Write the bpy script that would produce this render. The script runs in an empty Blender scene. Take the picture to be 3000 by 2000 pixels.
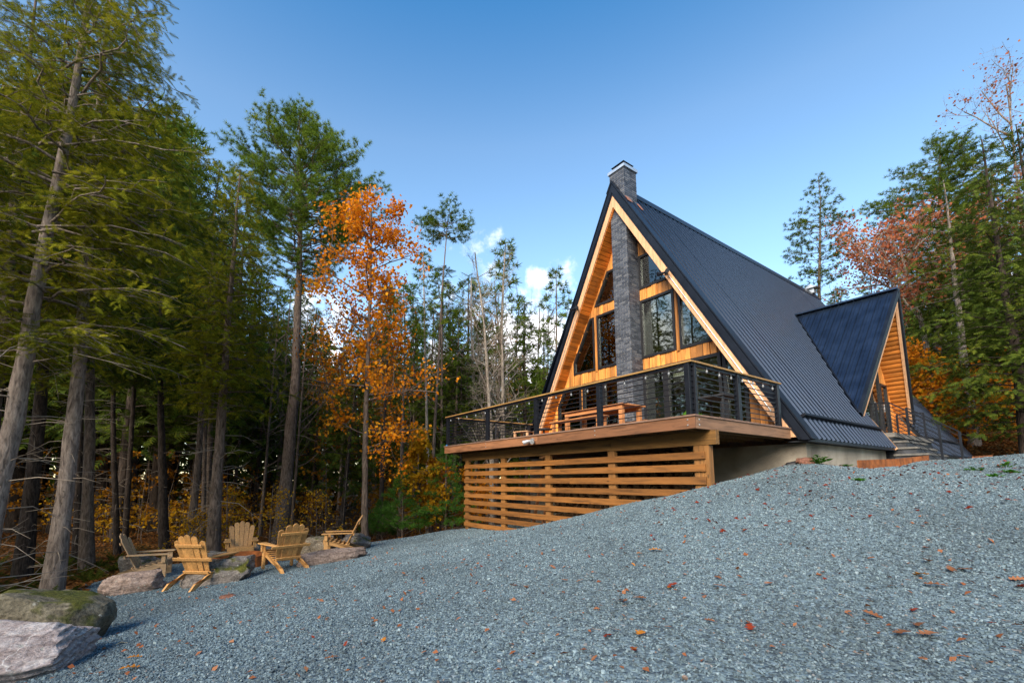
import bpy, math, random
import numpy as np
from mathutils import Matrix, Vector, noise as mnoise

random.seed(7)
RNG = np.random.default_rng(11)
SC = bpy.context.scene
COL = SC.collection
R_ = math.radians

# ------------------------------------------------------------------ camera
EYE = 1.0                                   # metres above the gravel where the photographer stood
FPX, CX, CY, PITCH, ROLL = 1333.0, 1450.0, 1240.0, 0.1243, -0.0028   # photograph is 3000 x 2000
_cp, _sp = math.cos(PITCH), math.sin(PITCH)
_R, _U, _F = np.array([1, 0, 0.]), np.array([0, -_sp, _cp]), np.array([0, _cp, _sp])
_cr, _sr = math.cos(ROLL), math.sin(ROLL)
CR, CU = _cr * _R + _sr * _U, -_sr * _R + _cr * _U
cam_data = bpy.data.cameras.new('camera')
cam = bpy.data.objects.new('camera', cam_data)
COL.objects.link(cam)
cam_data.sensor_width = 36.0
cam_data.lens = 36.0 * FPX / 3000.0
cam_data.shift_x = (1500 - CX) / 3000.0
cam_data.shift_y = (CY - 1000) / 3000.0
cam_data.clip_end = 3000
cam_data.clip_start = 0.05
cam.matrix_world = Matrix(((CR[0], CU[0], -_F[0], 0), (CR[1], CU[1], -_F[1], 0), (CR[2], CU[2], -_F[2], EYE), (0, 0, 0, 1)))
SC.camera = cam

# ------------------------------------------------------------------ sky, sun, exposure
SUN_EL, SUN_AZ = R_(31), R_(206)            # azimuth clockwise from +Y: behind the camera, a little to its left
world = bpy.data.worlds.new('World'); SC.world = world; world.use_nodes = True
SKY_STRENGTH = 0.114
def _ramp(N, stops):
    r = N.new('ShaderNodeValToRGB'); e = r.color_ramp.elements
    while len(e) > 1: e.remove(e[-1])
    e[0].position, e[0].color = stops[0][0], (*stops[0][1], 1)
    for p, c in stops[1:]:
        k = e.new(p); k.color = (*c, 1)
    return r
def build_world():
    nt = world.node_tree; N = nt.nodes; L = nt.links
    N.clear()
    out = N.new('ShaderNodeOutputWorld'); bg = N.new('ShaderNodeBackground')
    sky = N.new('ShaderNodeTexSky'); sky.sky_type = 'NISHITA'; sky.sun_disc = False
    sky.sun_elevation = SUN_EL; sky.sun_rotation = SUN_AZ
    sky.air_density = 1.25; sky.dust_density = 0.4; sky.ozone_density = 2.2; sky.altitude = 300
    tc = N.new('ShaderNodeTexCoord')
    # low cumulus all round the horizon: soft heaps broken up by noise
    sep = N.new('ShaderNodeSeparateXYZ'); L.new(tc.outputs['Generated'], sep.inputs[0])
    n1 = N.new('ShaderNodeTexNoise'); n1.inputs['Scale'].default_value = 9.0; n1.inputs['Detail'].default_value = 9; n1.inputs['Roughness'].default_value = 0.58
    L.new(tc.outputs['Generated'], n1.inputs['Vector'])
    field = None
    heaps = [((.03, .95, .265), .25), ((.12, .94, .31), .08), ((.088, .903, .42), .05), ((-.12, .95, .28), .11), ((-.36, .89, .28), .15), ((-.6, .77, .22), .16),
             ((.73, .66, .19), .13), ((.9, .35, .22), .17), ((.97, -.1, .25), .15), ((.75, -.6, .26), .2), ((.3, -.92, .25), .18), ((-.3, -.92, .27), .16), ((-.8, -.55, .24), .2), ((-.97, 0., .25), .17), ((-.9, .4, .22), .14)]
    for c, r in heaps:
        ds = N.new('ShaderNodeVectorMath'); ds.operation = 'DISTANCE'; L.new(tc.outputs['Generated'], ds.inputs[0]); ds.inputs[1].default_value = c
        mr = N.new('ShaderNodeMapRange'); mr.inputs['From Min'].default_value = 0; mr.inputs['From Max'].default_value = r * 1.35; mr.inputs['To Min'].default_value = .42; mr.inputs['To Max'].default_value = 0; L.new(ds.outputs['Value'], mr.inputs['Value'])
        if field is None: field = mr.outputs[0]
        else:
            mxn = N.new('ShaderNodeMath'); mxn.operation = 'MAXIMUM'; L.new(field, mxn.inputs[0]); L.new(mr.outputs[0], mxn.inputs[1]); field = mxn.outputs[0]
    add = N.new('ShaderNodeMath'); add.operation = 'ADD'; L.new(n1.outputs['Fac'], add.inputs[0]); L.new(field, add.inputs[1])
    cl = N.new('ShaderNodeMapRange'); cl.interpolation_type = 'SMOOTHSTEP'
    cl.inputs['From Min'].default_value = 0.69; cl.inputs['From Max'].default_value = 0.90
    L.new(add.outputs[0], cl.inputs['Value'])
    gate = N.new('ShaderNodeMath'); gate.operation = 'MULTIPLY'; gate.use_clamp = True; gate.inputs[1].default_value = 9.0; L.new(field, gate.inputs[0])
    cg = N.new('ShaderNodeMath'); cg.operation = 'MULTIPLY'; L.new(gate.outputs[0], cg.inputs[0]); L.new(cl.outputs[0], cg.inputs[1])
    mixc = N.new('ShaderNodeMix'); mixc.data_type = 'RGBA'
    hsv = N.new('ShaderNodeHueSaturation'); hsv.inputs['Saturation'].default_value = 1.12
    zen = _ramp(N, [(0.0, (1.0, 1.0, 1.0)), (.45, (1.0, .97, .90)), (.62, (.90, .90, .86)), (.78, (.48, .70, .80)), (1.0, (.34, .58, .72))])   # deeper blue overhead
    L.new(sep.outputs['Z'], zen.inputs[0])
    zm = N.new('ShaderNodeMix'); zm.data_type = 'RGBA'; zm.blend_type = 'MULTIPLY'; zm.inputs['Factor'].default_value = 1
    L.new(sky.outputs[0], zm.inputs['A']); L.new(zen.outputs[0], zm.inputs['B'])
    L.new(zm.outputs['Result'], hsv.inputs['Color'])
    L.new(cg.outputs[0], mixc.inputs['Factor']); L.new(hsv.outputs[0], mixc.inputs['A'])
    mixc.inputs['B'].default_value = (5.6, 5.5, 5.6, 1)
    L.new(mixc.outputs['Result'], bg.inputs['Color'])
    bg.inputs['Strength'].default_value = SKY_STRENGTH
    L.new(bg.outputs[0], out.inputs[0])
build_world()
sun_d = bpy.data.lights.new('sun', 'SUN'); sun_d.energy = 2.7; sun_d.angle = R_(38); sun_d.color = (1.0, 0.88, 0.72)
sun = bpy.data.objects.new('sun', sun_d); COL.objects.link(sun)
_sd = Vector((math.sin(SUN_AZ) * math.cos(SUN_EL), math.cos(SUN_AZ) * math.cos(SUN_EL), math.sin(SUN_EL)))
sun.rotation_euler = _sd.to_track_quat('Z', 'Y').to_euler(); sun.location = (0, -10, 40)
SC.view_settings.view_transform = 'Standard'; SC.view_settings.look = 'None'
SC.view_settings.gamma = 1.0; SC.view_settings.use_curve_mapping = False
SC.view_settings.exposure = 1.6
SC.cycles.use_denoising = True; SC.cycles.denoiser = 'OPENIMAGEDENOISE'; SC.cycles.denoising_input_passes = 'RGB_ALBEDO_NORMAL'; SC.cycles.denoising_prefilter = 'NONE'
SC.cycles.max_bounces = 6; SC.cycles.diffuse_bounces = 3; SC.cycles.glossy_bounces = 3
SC.cycles.transparent_max_bounces = 8; SC.cycles.caustics_reflective = False; SC.cycles.caustics_refractive = False

# ------------------------------------------------------------------ pixels to places
def ray(px, py):
    return (px - CX) / FPX * CR + (CY - py) / FPX * CU + _F
def at(px, py, y):
    """point on the pixel's ray at ground distance y in front of the camera"""
    d = ray(px, py); p = d * (y / d[1]); p[2] += EYE
    return p

# house frame: u along the gable (to the right), v along the ridge (away), h up from the deck floor
YAW = 0.9564
HO = np.array([3.3198, 7.4897, 1.0842 + EYE])
UA = np.array([math.cos(YAW), -math.sin(YAW), 0.]); VA = np.array([math.sin(YAW), math.cos(YAW), 0.])
def hw(u, v, h=0.0):
    return HO + u * UA + v * VA + np.array([0, 0, h])

# ------------------------------------------------------------------ ground height
_ctrl = []
def _c(x, y, ze): _ctrl.append((x, y, ze + EYE))
def _ch(u, v, h):
    p = hw(u, v, h); _ctrl.append((p[0], p[1], p[2]))
for a in ((0, 0, -1.02), (0, 2.5, -1.05), (2.6, 2.7, -.93), (-3.1, 3.4, -1.42), (-4.4, 4.9, -1.72), (5, 3, -.72), (3, -1, -.95), (-5, -1, -1.5),
          (-6.1, 8.7, -2.07), (-7, 12.2, -2.15), (-4.3, 9.5, -1.88), (-3.6, 12, -1.9), (-8.4, 10.8, -2.2), (-4.2, 15, -2.05), (-7.6, 9.2, -2.15),
          (-9.5, 9.5, -2.42), (-12, 14, -2.5), (-8, 17, -2.45), (-3, 19, -2.3), (0, 22, -2.3), (-20, 22, -2.6), (-8, 30, -2.5), (-9, 4, -2.3),
          (-14, 4, -2.5), (-30, 10, -2.7), (-25, 40, -2.6), (3, 34, -1.5), (-5, 48, -2.2), (-16, -8, -2.3),
          (9, 5, -.12), (14, 6, .25), (12, 10.3, .52), (16, 12, .72), (9, -3, -.5), (0, -8, -1.0), (20, -4, .2),
          (22, 18, 1.15), (21, 24, 2.2), (27, 21, 2.6), (30, 12, 1.6), (34, 32, 5.0), (22, 34, 3.2), (45, 18, 4.5), (12, 36, .8),
          (40, 45, 6.5), (0, -30, -1.5), (30, -25, .5), (-30, -25, -2.5)):
    _c(*a)
for a in ((-7.967, .42, -2.592), (-6.045, .42, -2.46), (-4.227, .42, -2.217), (-2.21, .42, -1.709), (-.634, .42, -1.387), (-.173, .42, -1.242),
          (-.18, 3.85, -.80), (-.6, 3.85, -1.0), (-.95, 3.85, -1.22), (-4.4, 3.85, -2.3), (-8.4, 3.85, -2.6), (.3, 3.7, -.76), (.3, 9.0, -.70),
          (1.0, 3.9, -.95), (1.3, 9.4, -.72), (1.6, 11.2, -.69), (1.0, 6.3, -.83), (.5, 14, -.65), (.6, 19, -.62), (2.8, 7.1, -.72)):
    _ch(*a)
_C = np.array(_ctrl)
def _phi(d): return np.where(d > 1e-9, d * d * np.log(d + 1e-12), 0.0)
def _fit():
    P = _C[:, :2]; n = len(P)
    K = _phi(np.linalg.norm(P[:, None] - P[None], axis=2)) + np.eye(n) * 0.35
    A = np.zeros((n + 3, n + 3)); A[:n, :n] = K; A[:n, n] = 1; A[:n, n + 1:] = P; A[n, :n] = 1; A[n + 1:, :n] = P.T
    return np.linalg.solve(A, np.concatenate([_C[:, 2], np.zeros(3)]))
_W = _fit()
def ground_z(x, y):
    x = np.atleast_1d(np.asarray(x, float)); y = np.atleast_1d(np.asarray(y, float))
    r = np.hypot(x, y); k = np.minimum(1.0, 46.0 / np.maximum(r, 1e-6)); xx, yy = x * k, y * k
    out = np.empty(len(x)); n = len(_C)
    for i in range(0, len(x), 20000):
        q = np.stack([xx[i:i+20000], yy[i:i+20000]], 1)
        d = np.linalg.norm(q[:, None] - _C[None, :, :2], axis=2)
        out[i:i+20000] = _phi(d) @ _W[:n] + _W[n] + q @ _W[n + 1:]
    # small unevenness
    out += 0.018 * np.sin(xx * 2.1 + 1.3 * np.sin(yy * 1.1)) * np.cos(yy * 1.7 + .8 * np.sin(xx * .9))
    return out
def gz(x, y): return float(ground_z(x, y)[0])
def on_ground(px, py):
    d = ray(px, py); o = np.array([0, 0, EYE]); prev = .6
    for t in np.arange(.6, 60, .04):
        p = o + d * t
        if p[2] < gz(p[0], p[1]): return p
    return o + d * 30

# ------------------------------------------------------------------ materials
MATS = {}
def new_mat(name):
    m = bpy.data.materials.new(name); m.use_nodes = True
    nt = m.node_tree; nt.nodes.clear()
    out = nt.nodes.new('ShaderNodeOutputMaterial')
    MATS[name] = m
    return m, nt.nodes, nt.links, out
def _mul(c, k): return tuple(min(1, x * k) for x in c)
def wood(name, c, axis, rough=.6, dark=.55, var=.35, knots=True, scale=1.0):
    m, N, L, out = new_mat(name)
    b = N.new('ShaderNodeBsdfPrincipled'); L.new(b.outputs[0], out.inputs[0]); b.inputs['Roughness'].default_value = rough
    tc = N.new('ShaderNodeTexCoord'); oi = N.new('ShaderNodeObjectInfo')
    mp = N.new('ShaderNodeMapping'); s = [22, 22, 22]; s['xyz'.index(axis)] = 1.6
    mp.inputs['Scale'].default_value = [k * scale for k in s]
    off = N.new('ShaderNodeVectorMath'); off.operation = 'ADD'
    mlt = N.new('ShaderNodeMath'); mlt.operation = 'MULTIPLY'; mlt.inputs[1].default_value = 37.0
    L.new(oi.outputs['Random'], mlt.inputs[0]); L.new(tc.outputs['Object'], off.inputs[0]); L.new(mlt.outputs[0], off.inputs[1])
    L.new(off.outputs[0], mp.inputs['Vector'])
    n = N.new('ShaderNodeTexNoise'); n.inputs['Scale'].default_value = 1.0; n.inputs['Detail'].default_value = 5; n.inputs['Distortion'].default_value = .8
    L.new(mp.outputs[0], n.inputs['Vector'])
    r = _ramp(N, [(.3, _mul(c, dark)), (.5, c), (.72, _mul(c, 1.22))]); L.new(n.outputs['Fac'], r.inputs[0])
    # broad tone shifts and knots
    n2 = N.new('ShaderNodeTexNoise'); n2.inputs['Scale'].default_value = 1.1; n2.inputs['Detail'].default_value = 3; L.new(off.outputs[0], n2.inputs['Vector'])
    hv = N.new('ShaderNodeHueSaturation'); L.new(r.outputs[0], hv.inputs['Color'])
    a = N.new('ShaderNodeMapRange'); a.inputs['To Min'].default_value = 1 - var; a.inputs['To Max'].default_value = 1 + var
    ad = N.new('ShaderNodeMath'); ad.operation = 'ADD'; L.new(n2.outputs['Fac'], ad.inputs[0]); L.new(oi.outputs['Random'], ad.inputs[1])
    a.inputs['From Min'].default_value = .3; a.inputs['From Max'].default_value = 1.7; L.new(ad.outputs[0], a.inputs['Value']); L.new(a.outputs[0], hv.inputs['Value'])
    col = hv.outputs[0]
    if knots:
        v = N.new('ShaderNodeTexVoronoi'); v.inputs['Scale'].default_value = 3.1 * scale
        mp2 = N.new('ShaderNodeMapping'); s2 = [1.6, 1.6, 1.6]; s2['xyz'.index(axis)] = .8; mp2.inputs['Scale'].default_value = s2
        L.new(off.outputs[0], mp2.inputs['Vector']); L.new(mp2.outputs[0], v.inputs['Vector'])
        kr = N.new('ShaderNodeMapRange'); kr.inputs['From Min'].default_value = .05; kr.inputs['From Max'].default_value = .11
        kr.inputs['To Min'].default_value = .75; kr.inputs['To Max'].default_value = 0; L.new(v.outputs['Distance'], kr.inputs['Value'])
        mx = N.new('ShaderNodeMix'); mx.data_type = 'RGBA'; L.new(kr.outputs[0], mx.inputs['Factor']); L.new(col, mx.inputs['A'])
        mx.inputs['B'].default_value = (*_mul(c, .28), 1); col = mx.outputs['Result']
    L.new(col, b.inputs['Base Color'])
    bp = N.new('ShaderNodeBump'); bp.inputs['Strength'].default_value = .25; bp.inputs['Distance'].default_value = .004
    L.new(n.outputs['Fac'], bp.inputs['Height']); L.new(bp.outputs[0], b.inputs['Normal'])
    return m
def plain(name, c, rough=.5, metal=0., spec=.5, noise_amt=.2, scale=6., bump=.0, bscale=40., coat=0.):
    m, N, L, out = new_mat(name)
    b = N.new('ShaderNodeBsdfPrincipled'); L.new(b.outputs[0], out.inputs[0])
    b.inputs['Roughness'].default_value = rough; b.inputs['Metallic'].default_value = metal; b.inputs['Specular IOR Level'].default_value = spec
    b.inputs['Coat Weight'].default_value = coat
    tc = N.new('ShaderNodeTexCoord')
    n = N.new('ShaderNodeTexNoise'); n.inputs['Scale'].default_value = scale; n.inputs['Detail'].default_value = 6; L.new(tc.outputs['Object'], n.inputs['Vector'])
    r = _ramp(N, [(.3, _mul(c, 1 - noise_amt)), (.7, _mul(c, 1 + noise_amt))]); L.new(n.outputs['Fac'], r.inputs[0]); L.new(r.outputs[0], b.inputs['Base Color'])
    rr = N.new('ShaderNodeMapRange'); rr.inputs['To Min'].default_value = max(.02, rough - .08); rr.inputs['To Max'].default_value = min(1, rough + .1)
    L.new(n.outputs['Fac'], rr.inputs['Value']); L.new(rr.outputs[0], b.inputs['Roughness'])
    if bump:
        n3 = N.new('ShaderNodeTexNoise'); n3.inputs['Scale'].default_value = bscale; n3.inputs['Detail'].default_value = 6; L.new(tc.outputs['Object'], n3.inputs['Vector'])
        bp = N.new('ShaderNodeBump'); bp.inputs['Strength'].default_value = bump; bp.inputs['Distance'].default_value = .02
        L.new(n3.outputs['Fac'], bp.inputs['Height']); L.new(bp.outputs[0], b.inputs['Normal'])
    return m
def leaf_mat(name, cols, transl=.4, rough_var=.9):
    """cols: ramp colours picked per leaf; leaf cards let some light through"""
    m, N, L, out = new_mat(name)
    g = N.new('ShaderNodeNewGeometry'); oi = N.new('ShaderNodeObjectInfo'); tc = N.new('ShaderNodeTexCoord')
    n = N.new('ShaderNodeTexNoise'); n.inputs['Scale'].default_value = .9; n.inputs['Detail'].default_value = 3; L.new(tc.outputs['Object'], n.inputs['Vector'])
    a = N.new('ShaderNodeMath'); a.operation = 'MULTIPLY_ADD'; a.inputs[1].default_value = .5; L.new(g.outputs['Random Per Island'], a.inputs[0])
    ms = N.new('ShaderNodeMapRange'); ms.inputs['From Min'].default_value = .3; ms.inputs['From Max'].default_value = .7; ms.inputs['To Max'].default_value = .5
    L.new(n.outputs['Fac'], ms.inputs['Value']); L.new(ms.outputs[0], a.inputs[2])
    k = len(cols); r = _ramp(N, [(i / (k - 1) if k > 1 else 0, c) for i, c in enumerate(cols)]); L.new(a.outputs[0], r.inputs[0])
    hv = N.new('ShaderNodeHueSaturation'); L.new(r.outputs[0], hv.inputs['Color'])
    mr = N.new('ShaderNodeMapRange'); mr.inputs['To Min'].default_value = .8; mr.inputs['To Max'].default_value = 1.2; L.new(oi.outputs['Random'], mr.inputs['Value']); L.new(mr.outputs[0], hv.inputs['Value'])
    d = N.new('ShaderNodeBsdfDiffuse'); t = N.new('ShaderNodeBsdfTranslucent'); L.new(hv.outputs[0], d.inputs[0]); L.new(hv.outputs[0], t.inputs[0])
    mx = N.new('ShaderNodeMixShader'); mx.inputs[0].default_value = transl; L.new(d.outputs[0], mx.inputs[1]); L.new(t.outputs[0], mx.inputs[2])
    L.new(mx.outputs[0], out.inputs[0])
    return m
def bark_mat(name, c1, c2, vscale=1.0, moss=None):
    m, N, L, out = new_mat(name)
    b = N.new('ShaderNodeBsdfPrincipled'); L.new(b.outputs[0], out.inputs[0]); b.inputs['Roughness'].default_value = .9; b.inputs['Specular IOR Level'].default_value = .2
    tc = N.new('ShaderNodeTexCoord'); mp = N.new('ShaderNodeMapping'); mp.inputs['Scale'].default_value = (9 * vscale, 9 * vscale, 2.2 * vscale); L.new(tc.outputs['Object'], mp.inputs['Vector'])
    n = N.new('ShaderNodeTexNoise'); n.inputs['Scale'].default_value = 2.2; n.inputs['Detail'].default_value = 8; n.inputs['Roughness'].default_value = .65; n.inputs['Distortion'].default_value = .6; L.new(mp.outputs[0], n.inputs['Vector'])
    r = _ramp(N, [(.32, _mul(c1, .35)), (.45, c1), (.62, c2), (.8, _mul(c2, 1.3))]); L.new(n.outputs['Fac'], r.inputs[0])
    n2 = N.new('ShaderNodeTexNoise'); n2.inputs['Scale'].default_value = 1.3; n2.inputs['Detail'].default_value = 4; L.new(tc.outputs['Object'], n2.inputs['Vector'])
    mx = N.new('ShaderNodeMix'); mx.data_type = 'RGBA'; mx.blend_type = 'MULTIPLY'; mx.inputs['Factor'].default_value = .6
    r2 = _ramp(N, [(.35, (.55, .5, .45)), (.65, (1.15, 1.12, 1.1))]); L.new(n2.outputs['Fac'], r2.inputs[0]); L.new(r.outputs[0], mx.inputs['A']); L.new(r2.outputs[0], mx.inputs['B'])
    L.new(mx.outputs['Result'], b.inputs['Base Color'])
    bp = N.new('ShaderNodeBump'); bp.inputs['Strength'].default_value = .9; bp.inputs['Distance'].default_value = .03; L.new(n.outputs['Fac'], bp.inputs['Height']); L.new(bp.outputs[0], b.inputs['Normal'])
    return m
def rock_mat(name, c1, c2, c3, moss=0., layers=0., vein=0.):
    m, N, L, out = new_mat(name)
    b = N.new('ShaderNodeBsdfPrincipled'); L.new(b.outputs[0], out.inputs[0]); b.inputs['Roughness'].default_value = .88; b.inputs['Specular IOR Level'].default_value = .25
    tc = N.new('ShaderNodeTexCoord'); n = N.new('ShaderNodeTexNoise'); n.inputs['Scale'].default_value = 3.5; n.inputs['Detail'].default_value = 10; n.inputs['Roughness'].default_value = .68; n.inputs['Distortion'].default_value = .5
    mp = N.new('ShaderNodeMapping'); mp.inputs['Scale'].default_value = (1, 1, 1 + 5 * layers); mp.inputs['Rotation'].default_value = (.12, -.1, 0)
    L.new(tc.outputs['Object'], mp.inputs['Vector']); L.new(mp.outputs[0], n.inputs['Vector'])
    r = _ramp(N, [(.3, c1), (.5, c2), (.68, c3)]); L.new(n.outputs['Fac'], r.inputs[0]); col = r.outputs[0]
    hgt = n.outputs['Fac']
    if vein:
        v = N.new('ShaderNodeTexVoronoi'); v.feature = 'DISTANCE_TO_EDGE'; v.inputs['Scale'].default_value = 1.9
        wn = N.new('ShaderNodeTexNoise'); wn.inputs['Scale'].default_value = 2.5; wn.inputs['Detail'].default_value = 4; L.new(tc.outputs['Object'], wn.inputs['Vector'])
        ad = N.new('ShaderNodeVectorMath'); ad.operation = 'ADD'; L.new(tc.outputs['Object'], ad.inputs[0]); L.new(wn.outputs['Color'], ad.inputs[1]); L.new(ad.outputs[0], v.inputs['Vector'])
        vr = N.new('ShaderNodeMapRange'); vr.inputs['From Min'].default_value = .0; vr.inputs['From Max'].default_value = .022; vr.inputs['To Min'].default_value = vein; vr.inputs['To Max'].default_value = 0; L.new(v.outputs['Distance'], vr.inputs['Value'])
        mv = N.new('ShaderNodeMath'); mv.operation = 'MULTIPLY'; L.new(vr.outputs[0], mv.inputs[0]); mk = N.new('ShaderNodeMapRange'); mk.inputs['From Min'].default_value = .5; mk.inputs['From Max'].default_value = .6; L.new(wn.outputs['Fac'], mk.inputs['Value']); L.new(mk.outputs[0], mv.inputs[1])
        mx = N.new('ShaderNodeMix'); mx.data_type = 'RGBA'; L.new(mv.outputs[0], mx.inputs['Factor']); L.new(col, mx.inputs['A']); mx.inputs['B'].default_value = (.7, .66, .62, 1); col = mx.outputs['Result']
    if moss:
        g = N.new('ShaderNodeNewGeometry'); sp = N.new('ShaderNodeSeparateXYZ'); L.new(g.outputs['Normal'], sp.inputs[0])
        n2 = N.new('ShaderNodeTexNoise'); n2.inputs['Scale'].default_value = 2.6; n2.inputs['Detail'].default_value = 7; L.new(tc.outputs['Object'], n2.inputs['Vector'])
        sm = N.new('ShaderNodeMath'); sm.operation = 'MULTIPLY_ADD'; sm.inputs[1].default_value = .22; L.new(sp.outputs['Z'], sm.inputs[0]); L.new(n2.outputs['Fac'], sm.inputs[2])
        mr = N.new('ShaderNodeMapRange'); mr.inputs['From Min'].default_value = .72 - .2 * moss; mr.inputs['From Max'].default_value = .80 - .2 * moss; L.new(sm.outputs[0], mr.inputs['Value'])
        mx = N.new('ShaderNodeMix'); mx.data_type = 'RGBA'; L.new(mr.outputs[0], mx.inputs['Factor']); L.new(col, mx.inputs['A'])
        rm = _ramp(N, [(.35, (.035, .05, .008)), (.65, (.13, .12, .02))]); L.new(n.outputs['Fac'], rm.inputs[0]); L.new(rm.outputs[0], mx.inputs['B']); col = mx.outputs['Result']
    n4 = N.new('ShaderNodeTexNoise'); n4.inputs['Scale'].default_value = 26; n4.inputs['Detail'].default_value = 8; n4.inputs['Roughness'].default_value = .7; L.new(tc.outputs['Object'], n4.inputs['Vector'])
    rs = _ramp(N, [(.36, (.42, .41, .40)), (.5, (1, 1, 1)), (.66, (1.5, 1.48, 1.45))]); L.new(n4.outputs['Fac'], rs.inputs[0])
    ms = N.new('ShaderNodeMix'); ms.data_type = 'RGBA'; ms.blend_type = 'MULTIPLY'; ms.inputs['Factor'].default_value = .85; L.new(col, ms.inputs['A']); L.new(rs.outputs[0], ms.inputs['B']); col = ms.outputs['Result']
    vl = N.new('ShaderNodeTexVoronoi'); vl.inputs['Scale'].default_value = 7; L.new(tc.outputs['Object'], vl.inputs['Vector'])
    ll = N.new('ShaderNodeMath'); ll.operation = 'MULTIPLY_ADD'; ll.inputs[1].default_value = .5; L.new(n4.outputs['Fac'], ll.inputs[0]); L.new(vl.outputs['Distance'], ll.inputs[2])
    lr = N.new('ShaderNodeMapRange'); lr.inputs['From Min'].default_value = .36; lr.inputs['From Max'].default_value = .33; lr.inputs['To Max'].default_value = .55; L.new(ll.outputs[0], lr.inputs['Value'])
    ml = N.new('ShaderNodeMix'); ml.data_type = 'RGBA'; L.new(lr.outputs[0], ml.inputs['Factor']); L.new(col, ml.inputs['A']); ml.inputs['B'].default_value = (.42, .42, .36, 1); col = ml.outputs['Result']
    L.new(col, b.inputs['Base Color'])
    hs = N.new('ShaderNodeMath'); hs.operation = 'MULTIPLY_ADD'; hs.inputs[1].default_value = .6; L.new(n4.outputs['Fac'], hs.inputs[0]); L.new(hgt, hs.inputs[2])
    bp = N.new('ShaderNodeBump'); bp.inputs['Strength'].default_value = 1.0; bp.inputs['Distance'].default_value = .05; L.new(hs.outputs[0], bp.inputs['Height']); L.new(bp.outputs[0], b.inputs['Normal'])
    return m

# ------------------------------------------------------------------ object helpers
def link(o, parent=None):
    COL.objects.link(o)
    if parent is not None: o.parent = parent
    return o
def tag(o, label=None, cat=None, group=None, kind=None):
    if label: o['label'] = label
    if cat: o['category'] = cat
    if group: o['group'] = group
    if kind: o['kind'] = kind
    return o
def thing(name, label, cat, loc=(0, 0, 0), rz=0., group=None):
    o = bpy.data.objects.new(name, None); o.empty_display_size = .2
    link(o); o.location = loc; o.rotation_euler = (0, 0, rz)
    return tag(o, label, cat, group)
def mesh_np(name, V, F3=None, F4=None, smooth=False):
    """fast mesh from arrays of triangles and/or quads"""
    me = bpy.data.meshes.new(name); V = np.asarray(V, np.float32)
    parts = []; starts = []; tot = 0
    for F in (F3, F4):
        if F is not None and len(F):
            F = np.asarray(F, np.int32); parts.append(F.ravel()); starts.append(tot + np.arange(len(F)) * F.shape[1]); tot += F.size
    me.vertices.add(len(V)); me.vertices.foreach_set('co', V.ravel())
    loops = np.concatenate(parts); st = np.concatenate(starts).astype(np.int32)
    me.loops.add(len(loops)); me.loops.foreach_set('vertex_index', loops)
    me.polygons.add(len(st)); me.polygons.foreach_set('loop_start', st)
    me.update(calc_edges=True)
    if smooth: me.polygons.foreach_set('use_smooth', np.ones(len(st), bool))
    return me
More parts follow.
